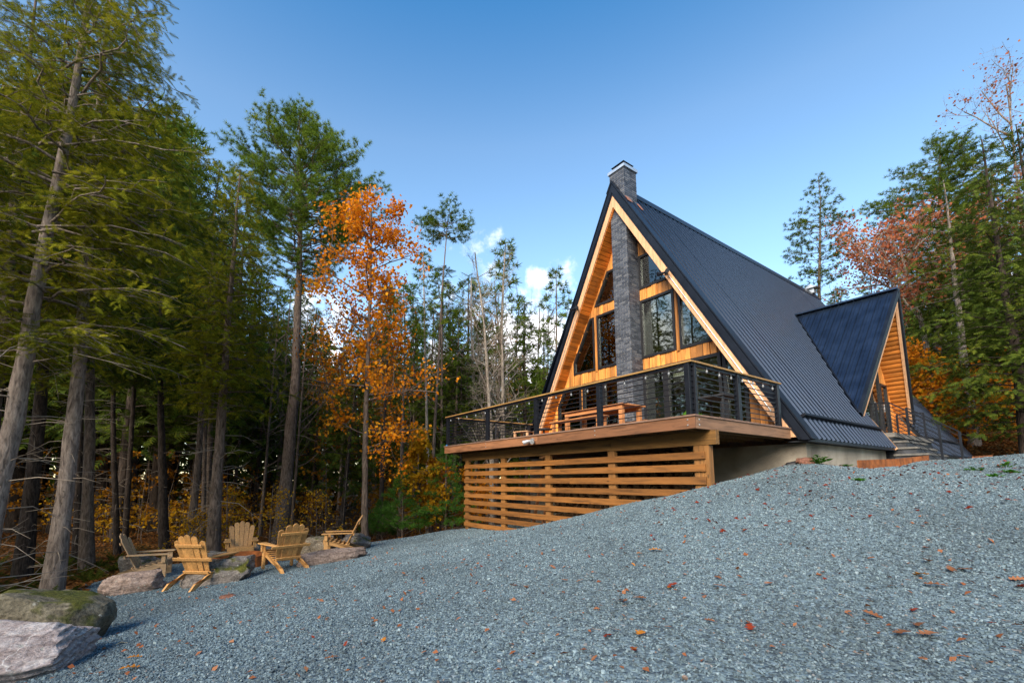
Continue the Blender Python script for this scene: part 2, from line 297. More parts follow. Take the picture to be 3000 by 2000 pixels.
class MB:
    def __init__(s): s.v = []; s.f = []
    def add(s, vs, fs):
        k = len(s.v); s.v.extend([tuple(map(float, p)) for p in vs]); s.f.extend([tuple(i + k for i in f) for f in fs]); return s
    def box(s, a, b):
        (x0, y0, z0), (x1, y1, z1) = a, b
        return s.add([(x0, y0, z0), (x1, y0, z0), (x1, y1, z0), (x0, y1, z0), (x0, y0, z1), (x1, y0, z1), (x1, y1, z1), (x0, y1, z1)],
                     [(0, 3, 2, 1), (4, 5, 6, 7), (0, 1, 5, 4), (1, 2, 6, 5), (2, 3, 7, 6), (3, 0, 4, 7)])
    def hexa(s, P): # 8 points, bottom 4 then top 4
        return s.add(P, [(0, 3, 2, 1), (4, 5, 6, 7), (0, 1, 5, 4), (1, 2, 6, 5), (2, 3, 7, 6), (3, 0, 4, 7)])
    def bar(s, p, q, w, t, up=(0, 0, 1)):
        """rectangular bar from p to q: w across, t along up"""
        p, q = Vector(p), Vector(q); d = (q - p).normalized(); upv = Vector(up)
        sd = d.cross(upv); 
        if sd.length < 1e-5: sd = d.cross(Vector((0, 1, 0)))
        sd.normalize(); u2 = sd.cross(d).normalized()
        a, b = sd * w / 2, u2 * t / 2
        return s.hexa([p - a - b, p + a - b, q + a - b, q - a - b, p - a + b, p + a + b, q + a + b, q - a + b])
    def prism_v(s, poly, v0, v1, sh=None):
        """polygon in (u,h) extruded along v; sh(u) shifts v"""
        n = len(poly); f = (lambda u: 0.) if sh is None else sh
        vs = [(u, v0 + f(u), h) for u, h in poly] + [(u, v1 + f(u), h) for u, h in poly]
        return s.add(vs, [tuple(range(n)), tuple(range(2 * n - 1, n - 1, -1))] + [(i, i + n, (i + 1) % n + n, (i + 1) % n) for i in range(n)])
    def prism_h(s, poly, h0, h1):
        n = len(poly); vs = [(x, y, h0) for x, y in poly] + [(x, y, h1) for x, y in poly]
        return s.add(vs, [tuple(range(n - 1, -1, -1)), tuple(range(n, 2 * n))] + [(i, (i + 1) % n, (i + 1) % n + n, i + n) for i in range(n)])
    def tube(s, pts, rad, n=8, caps=True):
        V, F = tube_np([pts], [rad], n); k = len(s.v)
        s.v.extend(map(tuple, V.tolist())); s.f.extend([tuple(int(i) + k for i in f) for f in F])
        if caps:
            m = len(pts); s.f.append(tuple(k + i for i in range(n))[::-1]); s.f.append(tuple(k + (m - 1) * n + i for i in range(n)))
        return s
    def build(s, name, mat, parent=None, smooth=False, bevel=0.):
        me = bpy.data.meshes.new(name); me.from_pydata(s.v, [], s.f); me.validate(); me.update()
        if smooth: me.polygons.foreach_set('use_smooth', np.ones(len(me.polygons), bool))
        if mat: me.materials.append(MATS[mat])
        o = bpy.data.objects.new(name, me); link(o, parent)
        if bevel:
            b = o.modifiers.new('bevel', 'BEVEL'); b.width = bevel; b.segments = 2; b.limit_method = 'ANGLE'; b.angle_limit = R_(40)
        return o
def tube_np(paths, rads, n=6):
    """many tubes -> verts, quads"""
    VV, FF, k = [], [], 0
    ang = np.arange(n) * 2 * math.pi / n
    for P, r in zip(paths, rads):
        P = np.asarray(P, float); m = len(P); r = np.broadcast_to(np.asarray(r, float), (m,))
        T = np.gradient(P, axis=0); T /= np.linalg.norm(T, axis=1)[:, None] + 1e-9
        ref = np.array([1, 0, 0.]) if abs(T[0][0]) < .8 else np.array([0, 1, 0.])
        A = np.cross(T, ref); A /= np.linalg.norm(A, axis=1)[:, None] + 1e-9; B = np.cross(T, A)
        ring = P[:, None] + r[:, None, None] * (np.cos(ang)[None, :, None] * A[:, None] + np.sin(ang)[None, :, None] * B[:, None])
        VV.append(ring.reshape(-1, 3))
        i = np.arange(m - 1)[:, None] * n; j = np.arange(n)[None]; j2 = (j + 1) % n
        FF.append(np.stack([i + j, i + j2, i + n + j2, i + n + j], -1).reshape(-1, 4) + k); k += m * n
    return np.concatenate(VV), np.concatenate(FF)
def obj_np(name, mat, parent, V, F3=None, F4=None, smooth=False):
    me = mesh_np(name, V, F3, F4, smooth); me.materials.append(MATS[mat])
    return link(bpy.data.objects.new(name, me), parent)
def copy_tree(o, parent=None):
    c = o.copy(); COL.objects.link(c)
    if parent is not None: c.parent = parent
    for ch in list(o.children): copy_tree(ch, c)
    return c
# ------------------------------------------------------------------ material library
wood('cedar_board', (.56, .225, .048), 'z', .6, .5, .6)
wood('soffit_wood', (.50, .145, .016), 'y', .5, .5, .5)
wood('fascia_wood', (.60, .33, .17), 'z', .65, .7, .12)
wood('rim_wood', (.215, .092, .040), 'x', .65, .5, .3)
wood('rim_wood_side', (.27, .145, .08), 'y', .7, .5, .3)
wood('slat_wood', (.215, .086, .018), 'x', .6, .5, .3)
wood('post_wood', (.22, .10, .026), 'z', .65, .55, .2)
wood('beam_wood', (.18, .085, .017), 'x', .65, .5, .2)
wood('cap_wood', (.30, .165, .05), 'x', .6, .7, .2, knots=False)
wood('deck_wood', (.22, .13, .09), 'x', .7, .6, .2, knots=False)
wood('table_wood', (.48, .20, .075), 'x', .5, .6, .2, knots=False)
wood('chair_wood', (.50, .26, .085), 'y', .55, .6, .22, knots=False, scale=1.6)
wood('log_siding', (.42, .145, .022), 'x', .5, .55, .25)
wood('floor_wood', (.25, .13, .06), 'y', .4, .6, .2, knots=False)
plain('black_metal', (.007, .0085, .013), .42, 0, .28, .2, 4)
plain('trim_metal', (.008, .011, .018), .40, 0, .22, .25, 3)
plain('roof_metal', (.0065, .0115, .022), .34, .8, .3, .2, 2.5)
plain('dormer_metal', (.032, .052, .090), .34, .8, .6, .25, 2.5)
plain('bright_metal', (.62, .63, .64), .35, .8, .5, .15, 5)
plain('galvanised', (.45, .46, .47), .45, .7, .5, .25, 8)
plain('copper_flashing', (.30, .13, .08), .5, .2, .5, .3, 10)
plain('window_frame', (.010, .010, .012), .45, 0, .5, .1, 4)
plain('mortar', (.36, .35, .33), .95, 0, .2, .3, 20, .3, 60)
plain('concrete', (.29, .255, .205), .92, 0, .25, .48, 1.3, .35, 30)
plain('stone_tread', (.15, .14, .125), .8, 0, .3, .3, 6, .3, 40)
plain('black_stone', (.035, .038, .045), .6, 0, .5, .5, 6, .3, 30)
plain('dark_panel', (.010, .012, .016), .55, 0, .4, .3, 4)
plain('interior_wall', (.62, .58, .48), .85, 0, .3, .08, 3)
plain('interior_dark', (.09, .08, .07), .8, 0, .3, .2, 3)
plain('furniture_dark', (.02, .02, .022), .6, 0, .4, .3, 5)
plain('curtain', (.42, .42, .36), .9, 0, .2, .12, 8)
plain('rust_steel', (.27, .085, .022), .8, .1, .3, .55, 5, .3, 40)
plain('blue_tape', (.02, .22, .55), .5)
plain('bulb_glass', (.20, .21, .22), .12, 0, .6, .1, 30)
plain('flag_white', (.7, .7, .68), .7)
plain('wet_stick', (.12, .07, .045), .85, 0, .3, .4, 9, .5, 40)
plain('dry_stem', (.42, .33, .18), .85, 0, .3, .3, 12)
leaf_mat('weed_green', [(.03, .10, .012), (.07, .20, .02), (.12, .26, .04)], .35)
def brick_mat():
    m, N, L, out = new_mat('brick')
    b = N.new('ShaderNodeBsdfPrincipled'); L.new(b.outputs[0], out.inputs[0]); b.inputs['Roughness'].default_value = .62
    oi = N.new('ShaderNodeObjectInfo'); g = N.new('ShaderNodeNewGeometry'); tc = N.new('ShaderNodeTexCoord')
    a = N.new('ShaderNodeMath'); a.operation = 'ADD'; L.new(oi.outputs['Random'], a.inputs[0]); L.new(g.outputs['Random Per Island'], a.inputs[1])
    f = N.new('ShaderNodeMath'); f.operation = 'FRACT'; L.new(a.outputs[0], f.inputs[0])
    r = _ramp(N, [(0, (.028, .034, .048)), (.4, (.050, .059, .080)), (.75, (.075, .085, .108)), (1, (.115, .12, .135))]); L.new(f.outputs[0], r.inputs[0])
    n = N.new('ShaderNodeTexNoise'); n.inputs['Scale'].default_value = 26; n.inputs['Detail'].default_value = 6; L.new(tc.outputs['Object'], n.inputs['Vector'])
    mx = N.new('ShaderNodeMix'); mx.data_type = 'RGBA'; mx.blend_type = 'MULTIPLY'; mx.inputs['Factor'].default_value = .35
    r2 = _ramp(N, [(.3, (.6, .58, .55)), (.7, (1.3, 1.28, 1.25))]); L.new(n.outputs['Fac'], r2.inputs[0]); L.new(r.outputs[0], mx.inputs['A']); L.new(r2.outputs[0], mx.inputs['B']); L.new(mx.outputs['Result'], b.inputs['Base Color'])
    bp = N.new('ShaderNodeBump'); bp.inputs['Strength'].default_value = .4; bp.inputs['Distance'].default_value = .006; L.new(n.outputs['Fac'], bp.inputs['Height']); L.new(bp.outputs[0], b.inputs['Normal'])
brick_mat()
def glass_mat():
    m, N, L, out = new_mat('window_glass')
    fr = N.new('ShaderNodeFresnel'); fr.inputs['IOR'].default_value = 1.55
    t = N.new('ShaderNodeBsdfTransparent'); t.inputs[0].default_value = (.80, .84, .78, 1)
    g = N.new('ShaderNodeBsdfGlossy'); g.inputs['Roughness'].default_value = .015; g.inputs['Color'].default_value = (.92, .95, .95, 1)
    tc = N.new('ShaderNodeTexCoord'); n = N.new('ShaderNodeTexNoise'); n.inputs['Scale'].default_value = .9; L.new(tc.outputs['Object'], n.inputs['Vector'])
    bp = N.new('ShaderNodeBump'); bp.inputs['Strength'].default_value = .06; bp.inputs['Distance'].default_value = .02; L.new(n.outputs['Fac'], bp.inputs['Height']); L.new(bp.outputs[0], g.inputs['Normal'])
    mr = N.new('ShaderNodeMath'); mr.operation = 'MULTIPLY_ADD'; mr.inputs[1].default_value = 1.0; mr.inputs[2].default_value = .07; L.new(fr.outputs[0], mr.inputs[0])
    mx = N.new('ShaderNodeMixShader'); L.new(mr.outputs[0], mx.inputs[0]); L.new(t.outputs[0], mx.inputs[1]); L.new(g.outputs[0], mx.inputs[2]); L.new(mx.outputs[0], out.inputs[0])
glass_mat()
STONE_COLS = [(0, (.052, .072, .086)), (.3, (.092, .128, .148)), (.62, (.130, .184, .210)), (.88, (.178, .243, .272)), (.98, (.26, .335, .36)), (1, (.19, .13, .10))]
def gravel_mats():
    m, N, L, out = new_mat('gravel_sheet')
    b = N.new('ShaderNodeBsdfPrincipled'); L.new(b.outputs[0], out.inputs[0]); b.inputs['Roughness'].default_value = .9; b.inputs['Specular IOR Level'].default_value = .25
    tc = N.new('ShaderNodeTexCoord'); v = N.new('ShaderNodeTexVoronoi'); v.inputs['Scale'].default_value = 36; L.new(tc.outputs['Object'], v.inputs['Vector'])
    sp = N.new('ShaderNodeSeparateColor'); L.new(v.outputs['Color'], sp.inputs[0])
    r = _ramp(N, STONE_COLS); L.new(sp.outputs[0], r.inputs[0])
    n = N.new('ShaderNodeTexNoise'); n.inputs['Scale'].default_value = .6; n.inputs['Detail'].default_value = 4; L.new(tc.outputs['Object'], n.inputs['Vector'])
    mx = N.new('ShaderNodeMix'); mx.data_type = 'RGBA'; mx.blend_type = 'MULTIPLY'; mx.inputs['Factor'].default_value = .6
    r2 = _ramp(N, [(.35, (.8, .78, .76)), (.65, (1.1, 1.12, 1.14))]); L.new(n.outputs['Fac'], r2.inputs[0]); L.new(r.outputs[0], mx.inputs['A']); L.new(r2.outputs[0], mx.inputs['B']); L.new(mx.outputs['Result'], b.inputs['Base Color'])
    inv = N.new('ShaderNodeMath'); inv.operation = 'SUBTRACT'; inv.inputs[0].default_value = 1; L.new(v.outputs['Distance'], inv.inputs[1])
    bp = N.new('ShaderNodeBump'); bp.inputs['Strength'].default_value = 1; bp.inputs['Distance'].default_value = .012; L.new(inv.outputs[0], bp.inputs['Height']); L.new(bp.outputs[0], b.inputs['Normal'])
    m, N, L, out = new_mat('gravel_stone')
    b = N.new('ShaderNodeBsdfPrincipled'); L.new(b.outputs[0], out.inputs[0]); b.inputs['Roughness'].default_value = .85; b.inputs['Specular IOR Level'].default_value = .3
    oi = N.new('ShaderNodeObjectInfo'); r = _ramp(N, STONE_COLS); L.new(oi.outputs['Random'], r.inputs[0])
    tc = N.new('ShaderNodeTexCoord'); n = N.new('ShaderNodeTexNoise'); n.inputs['Scale'].default_value = 2.5; n.inputs['Detail'].default_value = 5; L.new(tc.outputs['Object'], n.inputs['Vector'])
    mx = N.new('ShaderNodeMix'); mx.data_type = 'RGBA'; mx.blend_type = 'MULTIPLY'; mx.inputs['Factor'].default_value = .5
    r2 = _ramp(N, [(.3, (.7, .7, .7)), (.7, (1.2, 1.2, 1.2))]); L.new(n.outputs['Fac'], r2.inputs[0]); L.new(r.outputs[0], mx.inputs['A']); L.new(r2.outputs[0], mx.inputs['B'])
    # paler dusty and darker damp patches a metre or two across
    g = N.new('ShaderNodeNewGeometry'); n5 = N.new('ShaderNodeTexNoise'); n5.inputs['Scale'].default_value = .55; n5.inputs['Detail'].default_value = 5; L.new(g.outputs['Position'], n5.inputs['Vector'])
    r5 = _ramp(N, [(.36, (.74, .73, .72)), (.5, (1, 1, 1)), (.66, (1.16, 1.15, 1.13))]); L.new(n5.outputs['Fac'], r5.inputs[0])
    m5 = N.new('ShaderNodeMix'); m5.data_type = 'RGBA'; m5.blend_type = 'MULTIPLY'; m5.inputs['Factor'].default_value = .8; L.new(mx.outputs['Result'], m5.inputs['A']); L.new(r5.outputs[0], m5.inputs['B'])
    L.new(m5.outputs['Result'], b.inputs['Base Color'])
gravel_mats()
def forest_floor_mat():
    m, N, L, out = new_mat('forest_floor')
    b = N.new('ShaderNodeBsdfPrincipled'); L.new(b.outputs[0], out.inputs[0]); b.inputs['Roughness'].default_value = .95; b.inputs['Specular IOR Level'].default_value = .1
    tc = N.new('ShaderNodeTexCoord'); v = N.new('ShaderNodeTexVoronoi'); v.inputs['Scale'].default_value = 12; L.new(tc.outputs['Object'], v.inputs['Vector'])
    sp = N.new('ShaderNodeSeparateColor'); L.new(v.outputs['Color'], sp.inputs[0])
    r = _ramp(N, [(0, (.02, .012, .006)), (.4, (.06, .03, .012)), (.75, (.12, .055, .02)), (1, (.17, .08, .025))]); L.new(sp.outputs[0], r.inputs[0])
    n = N.new('ShaderNodeTexNoise'); n.inputs['Scale'].default_value = .45; n.inputs['Detail'].default_value = 6; L.new(tc.outputs['Object'], n.inputs['Vector'])
    mr = N.new('ShaderNodeMapRange'); mr.inputs['From Min'].default_value = .5; mr.inputs['From Max'].default_value = .65; mr.inputs['To Max'].default_value = .6; L.new(n.outputs['Fac'], mr.inputs['Value'])
    mx = N.new('ShaderNodeMix'); mx.data_type = 'RGBA'; L.new(mr.outputs[0], mx.inputs['Factor']); L.new(r.outputs[0], mx.inputs['A']); mx.inputs['B'].default_value = (.03, .04, .01, 1); L.new(mx.outputs['Result'], b.inputs['Base Color'])
    bp = N.new('ShaderNodeBump'); bp.inputs['Strength'].default_value = 1; bp.inputs['Distance'].default_value = .04; L.new(sp.outputs[0], bp.inputs['Height']); L.new(bp.outputs[0], b.inputs['Normal'])
forest_floor_mat()

# ------------------------------------------------------------------ ground and gravel yard
def polar_sheet(rs, n):
    a = np.arange(n) * 2 * math.pi / n
    X = np.concatenate([[0], (rs[:, None] * np.cos(a)).ravel()]); Y = np.concatenate([[0], (rs[:, None] * np.sin(a)).ravel()])
    m = len(rs); j = np.arange(n); j2 = (j + 1) % n
    F3 = np.stack([np.zeros(n, int), 1 + j, 1 + j2], 1)
    i = np.arange(m - 1)[:, None] * n + 1
    F4 = np.stack([i + j, i + n + j, i + n + j2, i + j2], -1).reshape(-1, 4)
    return X, Y, F3, F4
_rs = np.concatenate([np.geomspace(.5, 60, 150), np.geomspace(64, 900, 22)])
gx, gy, gf3, gf4 = polar_sheet(_rs, 260)
gzv = ground_z(gx, gy)
ground = obj_np('ground', 'forest_floor', None, np.stack([gx, gy, gzv], 1), gf3, gf4, True); tag(ground, kind='structure')
# outline of the gravel yard
GP = np.array([(-6.5, -14), (-5.9, 0), (-5.6, 4.6), (-6.6, 7.2), (-7.9, 8.9), (-9.3, 10.6), (-9.2, 13.0), (-7.2, 15.2), (-4.2, 15.9), (-1.5, 16.6), (1.5, 18.5), (6, 22.5), (12, 22),
               (19.2, 18.9), (24, 17.6), (34, 14), (30, -14)], float)
def yard_sd(x, y):
    """signed distance, positive inside the yard"""
    P = np.stack([x, y], 1); A = GP; B = np.roll(GP, -1, 0); best = np.full(len(P), 1e9); inside = np.zeros(len(P), bool)
    for a, b in zip(A, B):
        e = b - a; w = P - a; t = np.clip(w @ e / (e @ e), 0, 1); best = np.minimum(best, np.linalg.norm(w - t[:, None] * e, axis=1))
        c = ((a[1] > P[:, 1]) != (b[1] > P[:, 1])); 
        xi = (b[0] - a[0]) * (P[:, 1] - a[1]) / (b[1] - a[1] + 1e-12) + a[0]; inside ^= c & (P[:, 0] < xi)
    return np.where(inside, best, -best)
_rs2 = np.geomspace(.5, 44, 210)
yx, yy, yf3, yf4 = polar_sheet(_rs2, 330)
ysd = yard_sd(yx, yy) + .25 * np.sin(yx * 1.9 + yy) * np.cos(yy * 2.3 - yx * .7)
yz = ground_z(yx, yy) + np.clip(ysd * .12, -.12, .035)
keep4 = (ysd[yf4] > -.9).any(1); keep3 = (ysd[yf3] > -.9).any(1)
gravel = obj_np('gravel_yard', 'gravel_sheet', None, np.stack([yx, yy, yz], 1), yf3[keep3], yf4[keep4], True); tag(gravel, kind='structure')
def yard_z(x, y):
    x = np.asarray(x, float); y = np.asarray(y, float)
    sd = yard_sd(x, y) + .25 * np.sin(x * 1.9 + y) * np.cos(y * 2.3 - x * .7)
    return ground_z(x, y) + np.clip(sd * .12, -.12, .035)
def yz1(x, y): return float(yard_z(np.array([x]), np.array([y]))[0])

def build_gravel_stones():
    # crushed stone, laid as points and filled with a handful of chipped shapes
    import bmesh
    col = bpy.data.collections.new('gravel_shapes')
    for k in range(9):
        bm = bmesh.new(); rr = random.Random(100 + k)
        for _ in range(11):
            v = Vector((rr.gauss(0, 1), rr.gauss(0, 1), rr.gauss(0, 1))).normalized() * rr.uniform(.8, 1.05)
            bm.verts.new((v.x * rr.uniform(.85, 1.1), v.y * .82, v.z * .62))
        bmesh.ops.convex_hull(bm, input=bm.verts); 
        for v in [v for v in bm.verts if not v.link_faces]: bm.verts.remove(v)
        me = bpy.data.meshes.new('gravel_chip'); bm.to_mesh(me); bm.free(); me.materials.append(MATS['gravel_stone'])
        col.objects.link(bpy.data.objects.new('gravel_chip', me))
    N = 800000
    # density falls with distance; only the fan the photograph looks over, with a margin
    r = 1.0 + 15.5 * RNG.random(N * 2) ** .78; a = RNG.uniform(R_(28), R_(148), N * 2)
    x, y = r * np.cos(a), r * np.sin(a)
    keep = RNG.random(len(x)) < np.clip(r / 5.0, .2, 1)      # even out the rings near the camera
    x, y, r = x[keep][:N], y[keep][:N], r[keep][:N]
    sd = yard_sd(x, y); ok = sd > RNG.uniform(-.25, .3, len(x)); x, y, r = x[ok], y[ok], r[ok]
    z = yard_z(x, y)
    sc = RNG.lognormal(-4.78, .32, len(x)) * (1 + .03 * np.maximum(r - 4, 0))
    sc = np.clip(sc, .005, .026)
    sdl = yard_z(x, y) - ground_z(x, y); z = np.maximum(z, ground_z(x, y))
    z = z + sc * RNG.uniform(-.1, .55, len(x))
    me = bpy.data.meshes.new('gravel_stones'); me.vertices.add(len(x)); me.vertices.foreach_set('co', np.stack([x, y, z], 1).astype(np.float32).ravel())
    at_s = me.attributes.new('size', 'FLOAT', 'POINT'); at_s.data.foreach_set('value', sc.astype(np.float32))
    rot = np.stack([RNG.normal(0, .5, len(x)), RNG.normal(0, .5, len(x)), RNG.uniform(0, 6.28, len(x))], 1)
    at_r = me.attributes.new('rot', 'FLOAT_VECTOR', 'POINT'); at_r.data.foreach_set('vector', rot.astype(np.float32).ravel())
    o = link(bpy.data.objects.new('gravel_stones', me)); tag(o, 'loose blue-grey crushed stone covering the sloping yard', 'gravel', kind='stuff')
    ng = bpy.data.node_groups.new('stones', 'GeometryNodeTree')
    ng.interface.new_socket('Geometry', in_out='INPUT', socket_type='NodeSocketGeometry'); ng.interface.new_socket('Geometry', in_out='OUTPUT', socket_type='NodeSocketGeometry')
    N_, L = ng.nodes, ng.links
    gi = N_.new('NodeGroupInput'); go = N_.new('NodeGroupOutput'); ip = N_.new('GeometryNodeInstanceOnPoints')
    ci = N_.new('GeometryNodeCollectionInfo'); ci.inputs['Collection'].default_value = col; ci.inputs['Separate Children'].default_value = True; ci.inputs['Reset Children'].default_value = True
    a1 = N_.new('GeometryNodeInputNamedAttribute'); a1.data_type = 'FLOAT'; a1.inputs['Name'].default_value = 'size'
    a2 = N_.new('GeometryNodeInputNamedAttribute'); a2.data_type = 'FLOAT_VECTOR'; a2.inputs['Name'].default_value = 'rot'
    L.new(gi.outputs[0], ip.inputs['Points']); L.new(ci.outputs[0], ip.inputs['Instance']); ip.inputs['Pick Instance'].default_value = True
    er = N_.new('FunctionNodeEulerToRotation'); L.new(a2.outputs['Attribute'], er.inputs[0])
    L.new(a1.outputs['Attribute'], ip.inputs['Scale']); L.new(er.outputs[0], ip.inputs['Rotation']); L.new(ip.outputs[0], go.inputs[0])
    md = o.modifiers.new('stones', 'NODES'); md.node_group = ng
build_gravel_stones()

# ------------------------------------------------------------------ the house
UC, SL = -4.45, 1.735                      # ridge position across the gable, roof slope
RA = 8.05                                  # height of the roof skin at the ridge
VR, VB = 3.58, 18.95                       # front and back ends of the roof
VW = 4.20                                  # gable wall
EAVE = -.26
NRM = (SL / math.hypot(SL, 1), 1 / math.hypot(SL, 1))     # outward normal of the right slope in (u,h)
house = thing('cabin', 'black-roofed timber A-frame cabin with brick chimney and tall gable windows', 'house', HO, -YAW)
def side_u(sgn, h, apex): return UC + sgn * (apex - h) / SL
lsh = lambda u: .065 * max(0., UC - u)     # the left rake stands slightly back

# dormer points
DRB, DRF = (-2.545, 11.27, 4.83), (.28, 11.30, 4.83)
DVL, DVR = (-.16, 8.33, .70), (-.22, 13.75, .83)
CUT0, CUT1 = 9.10, 13.30
def right_end(v):
    """lower end (u) of the right roof skin at v: the eave, or the dormer valley inside the entry bay"""
    eave = side_u(1, EAVE, RA)
    if v <= CUT0 or v >= CUT1: return eave
    if v < DRB[1]: t = (v - DVL[1]) / (DRB[1] - DVL[1]); return DVL[0] + (DRB[0] - DVL[0]) * t + .05
    t = (v - DRB[1]) / (DVR[1] - DRB[1]); return DRB[0] + (DVR[0] - DRB[0]) * t + .05
def roof_sheet(v0, v1, sgn, pitch=.25, dep=.060):
    """one corrugated sheet, ridge to eave"""
    brk = sorted({v0, v1} | {round((j + q) * pitch, 5) for j in range(int(v0 / pitch) - 1, int(v1 / pitch) + 2) for q in (0, .15, .48, .63) if v0 < (j + q) * pitch < v1} | {c for c in (CUT0, CUT0 + .001, CUT1 - .001, CUT1) if v0 < c < v1 and sgn > 0})
    V, F = [], []
    for v in brk:
        d = dep * float(np.interp((v / pitch + 1e-6) % 1, [0, .15, .48, .63, 1], [0, 1, 1, 0, 0]))
        ue = right_end(v) if sgn > 0 else side_u(1, EAVE, RA)
        for u in (UC, ue):
            h = RA - SL * (u - UC); uu, hh = u + NRM[0] * d, h + NRM[1] * d
            V.append((uu if sgn > 0 else 2 * UC - uu, v, hh))
    n = len(brk)
    for i in range(n - 1):
        F.append((2 * i, 2 * i + 1, 2 * i + 3, 2 * i + 2) if sgn > 0 else (2 * i, 2 * i + 2, 2 * i + 3, 2 * i + 1))
    m = MB(); m.add(V, F); return m.build('roof_sheet', 'roof_metal', house)
w_ = (VB - VR - .1) / 16
for i in range(16):
    for sgn in (1, -1):
        roof_sheet(VR + .05 + w_ * i, VR + .05 + w_ * (i + 1) - .004, sgn)
# deck under the skin (keeps the sky out)
def slope_slab(sgn, a_top, a_bot, v0, v1, h_end, name, mat, sh=None):
    P = [(UC, a_top), (side_u(sgn, h_end, a_top), h_end), (side_u(sgn, h_end, a_bot), h_end), (UC, a_bot)]
    m = MB(); m.prism_v(P if sgn < 0 else P[::-1], v0, v1, sh); return m.build(name, mat, house)
slope_slab(-1, RA - .03, RA - .16, VR + .32, VB - .06, EAVE + .02, 'roof_deck', 'interior_dark')
for (a, b) in ((VR + .02, CUT0 - .01), (CUT1 + .01, VB - .06)):
    slope_slab(1, RA - .03, RA - .16, a, b, EAVE + .02, 'roof_deck', 'interior_dark')
slope_slab(1, RA - .03, RA - .16, CUT0 - .01, CUT1 + .01, 4.75, 'roof_deck', 'interior_dark')
# rake trim: black metal, then pale timber fascia, on both sides of the gable
def rake(sgn, a0, a1, v0, v1, h_end, name, mat, cut=None):
    f = lsh if sgn < 0 else None
    P = [(UC, a0), (side_u(sgn, h_end, a0), h_end), (side_u(sgn, h_end, a1), h_end), (UC, a1)]
    m = MB(); m.prism_v(P if sgn < 0 else P[::-1], v0, v1, f); return m.build(name, mat, house)
for s_ in (1, -1):
    rake(s_, RA + .03, 7.80, VR - .03, VR + .10, EAVE - .01, 'rake_trim', 'trim_metal')
    rake(s_, 7.79, 7.70, VR - .012, VR + .06, EAVE, 'trim_bead', 'trim_metal')
    rake(s_, 7.695, 7.33, VR, VR + .045, -.20, 'fascia_board', 'fascia_wood')
    # flat flashing on the roof along the rake
    f = lsh if s_ < 0 else None
    o0, o1 = RA + .13, RA + .065
    P = [(UC, o0), (side_u(s_, EAVE, o0), EAVE), (side_u(s_, EAVE, o1), EAVE), (UC, o1)]
    m = MB(); m.prism_v(P if s_ < 0 else P[::-1], VR - .045, VR + .27, f); m.build('rake_flashing', 'trim_metal', house)
    # same at the far end
    rake_b = [(UC, RA + .1), (side_u(s_, EAVE, RA + .1), EAVE), (side_u(s_, EAVE, 7.6), EAVE), (UC, 7.6)]
    m = MB(); m.prism_v(rake_b if s_ < 0 else rake_b[::-1], VB - .05, VB + .05); m.build('rake_trim', 'trim_metal', house)
    # eave edge
    ue = side_u(s_, EAVE, RA)
    for (a, b) in (((VR, CUT0), (CUT1, VB)) if s_ > 0 else ((VR, VB),)):
        m = MB(); x0, x1 = sorted((ue - s_ * .03, ue + s_ * .015)); m.box((x0, a, EAVE - .05), (x1, b, EAVE + .02)); m.build('eave_trim', 'trim_metal', house)
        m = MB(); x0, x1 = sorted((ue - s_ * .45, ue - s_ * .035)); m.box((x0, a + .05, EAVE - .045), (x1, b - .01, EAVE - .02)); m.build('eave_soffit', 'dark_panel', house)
# soffit boards between wall and fascia, each its own board
for s_ in (1, -1):
    L_ = math.hypot(1, SL); tot = (7.29 + .18) / SL * L_; n = int(tot / .138)
    for i in range(n):
        a, b = i * .138 / L_, ((i + 1) * .138 - .011) / L_
        jit = random.uniform(0, .006)
        pts = []
        for d in (a, b):
            for off in (.0, .022):
                u = UC + s_ * d; h = 7.29 - SL * d
                pts.append((u + s_ * NRM[0] * (off + jit), h + NRM[1] * (off + jit)))
        f = lsh if s_ < 0 else (lambda u: 0.)
        P = []
        for (u, h) in (pts[0], pts[2], pts[3], pts[1]):
            P.append((u, VR + .045 + f(u), h))
        for (u, h) in (pts[0], pts[2], pts[3], pts[1]):
            P.append((u, VW + .02, h))
        m = MB(); m.hexa(P); m.build('soffit_board', 'soffit_wood', house)
# ridge cap with the chimney breaking through it
for s_ in (1, -1):
    m = MB(); w = .20
    P = [(UC, RA + .16), (UC + s_ * w, RA + .16 - SL * w), (UC + s_ * w, RA + .135 - SL * w), (UC, RA + .13)]
    m.prism_v(P if s_ < 0 else P[::-1], 4.34, VB + .06); m.build('ridge_cap', 'trim_metal', house)
    m = MB(); m.prism_v(P if s_ < 0 else P[::-1], VR - .05, 3.66); m.build('ridge_cap', 'trim_metal', house)
m = MB(); m.box((UC - .12, VB - .5, RA + .1), (UC + .12, VB - .22, RA + .34)); m.prism_v([(UC - .3, RA + .34), (UC + .3, RA + .34), (UC, RA + .52)], VB - .62, VB - .1); m.build('ridge_vent', 'galvanised', house)
# snow guard rails low on the right slope
for (a, b) in ((3.95, 9.0), (13.6, 18.6)):
    m = MB(); u = .03; h = RA - SL * (u - UC)
    m.hexa([(u + dn * NRM[0] + dt * .5, v, h + dn * NRM[1] - dt * .866) for v in (a, b) for (dn, dt) in ((.03, 0), (.03, .06), (.13, .06), (.13, 0))]); m.build('snow_guard', 'black_metal', house)

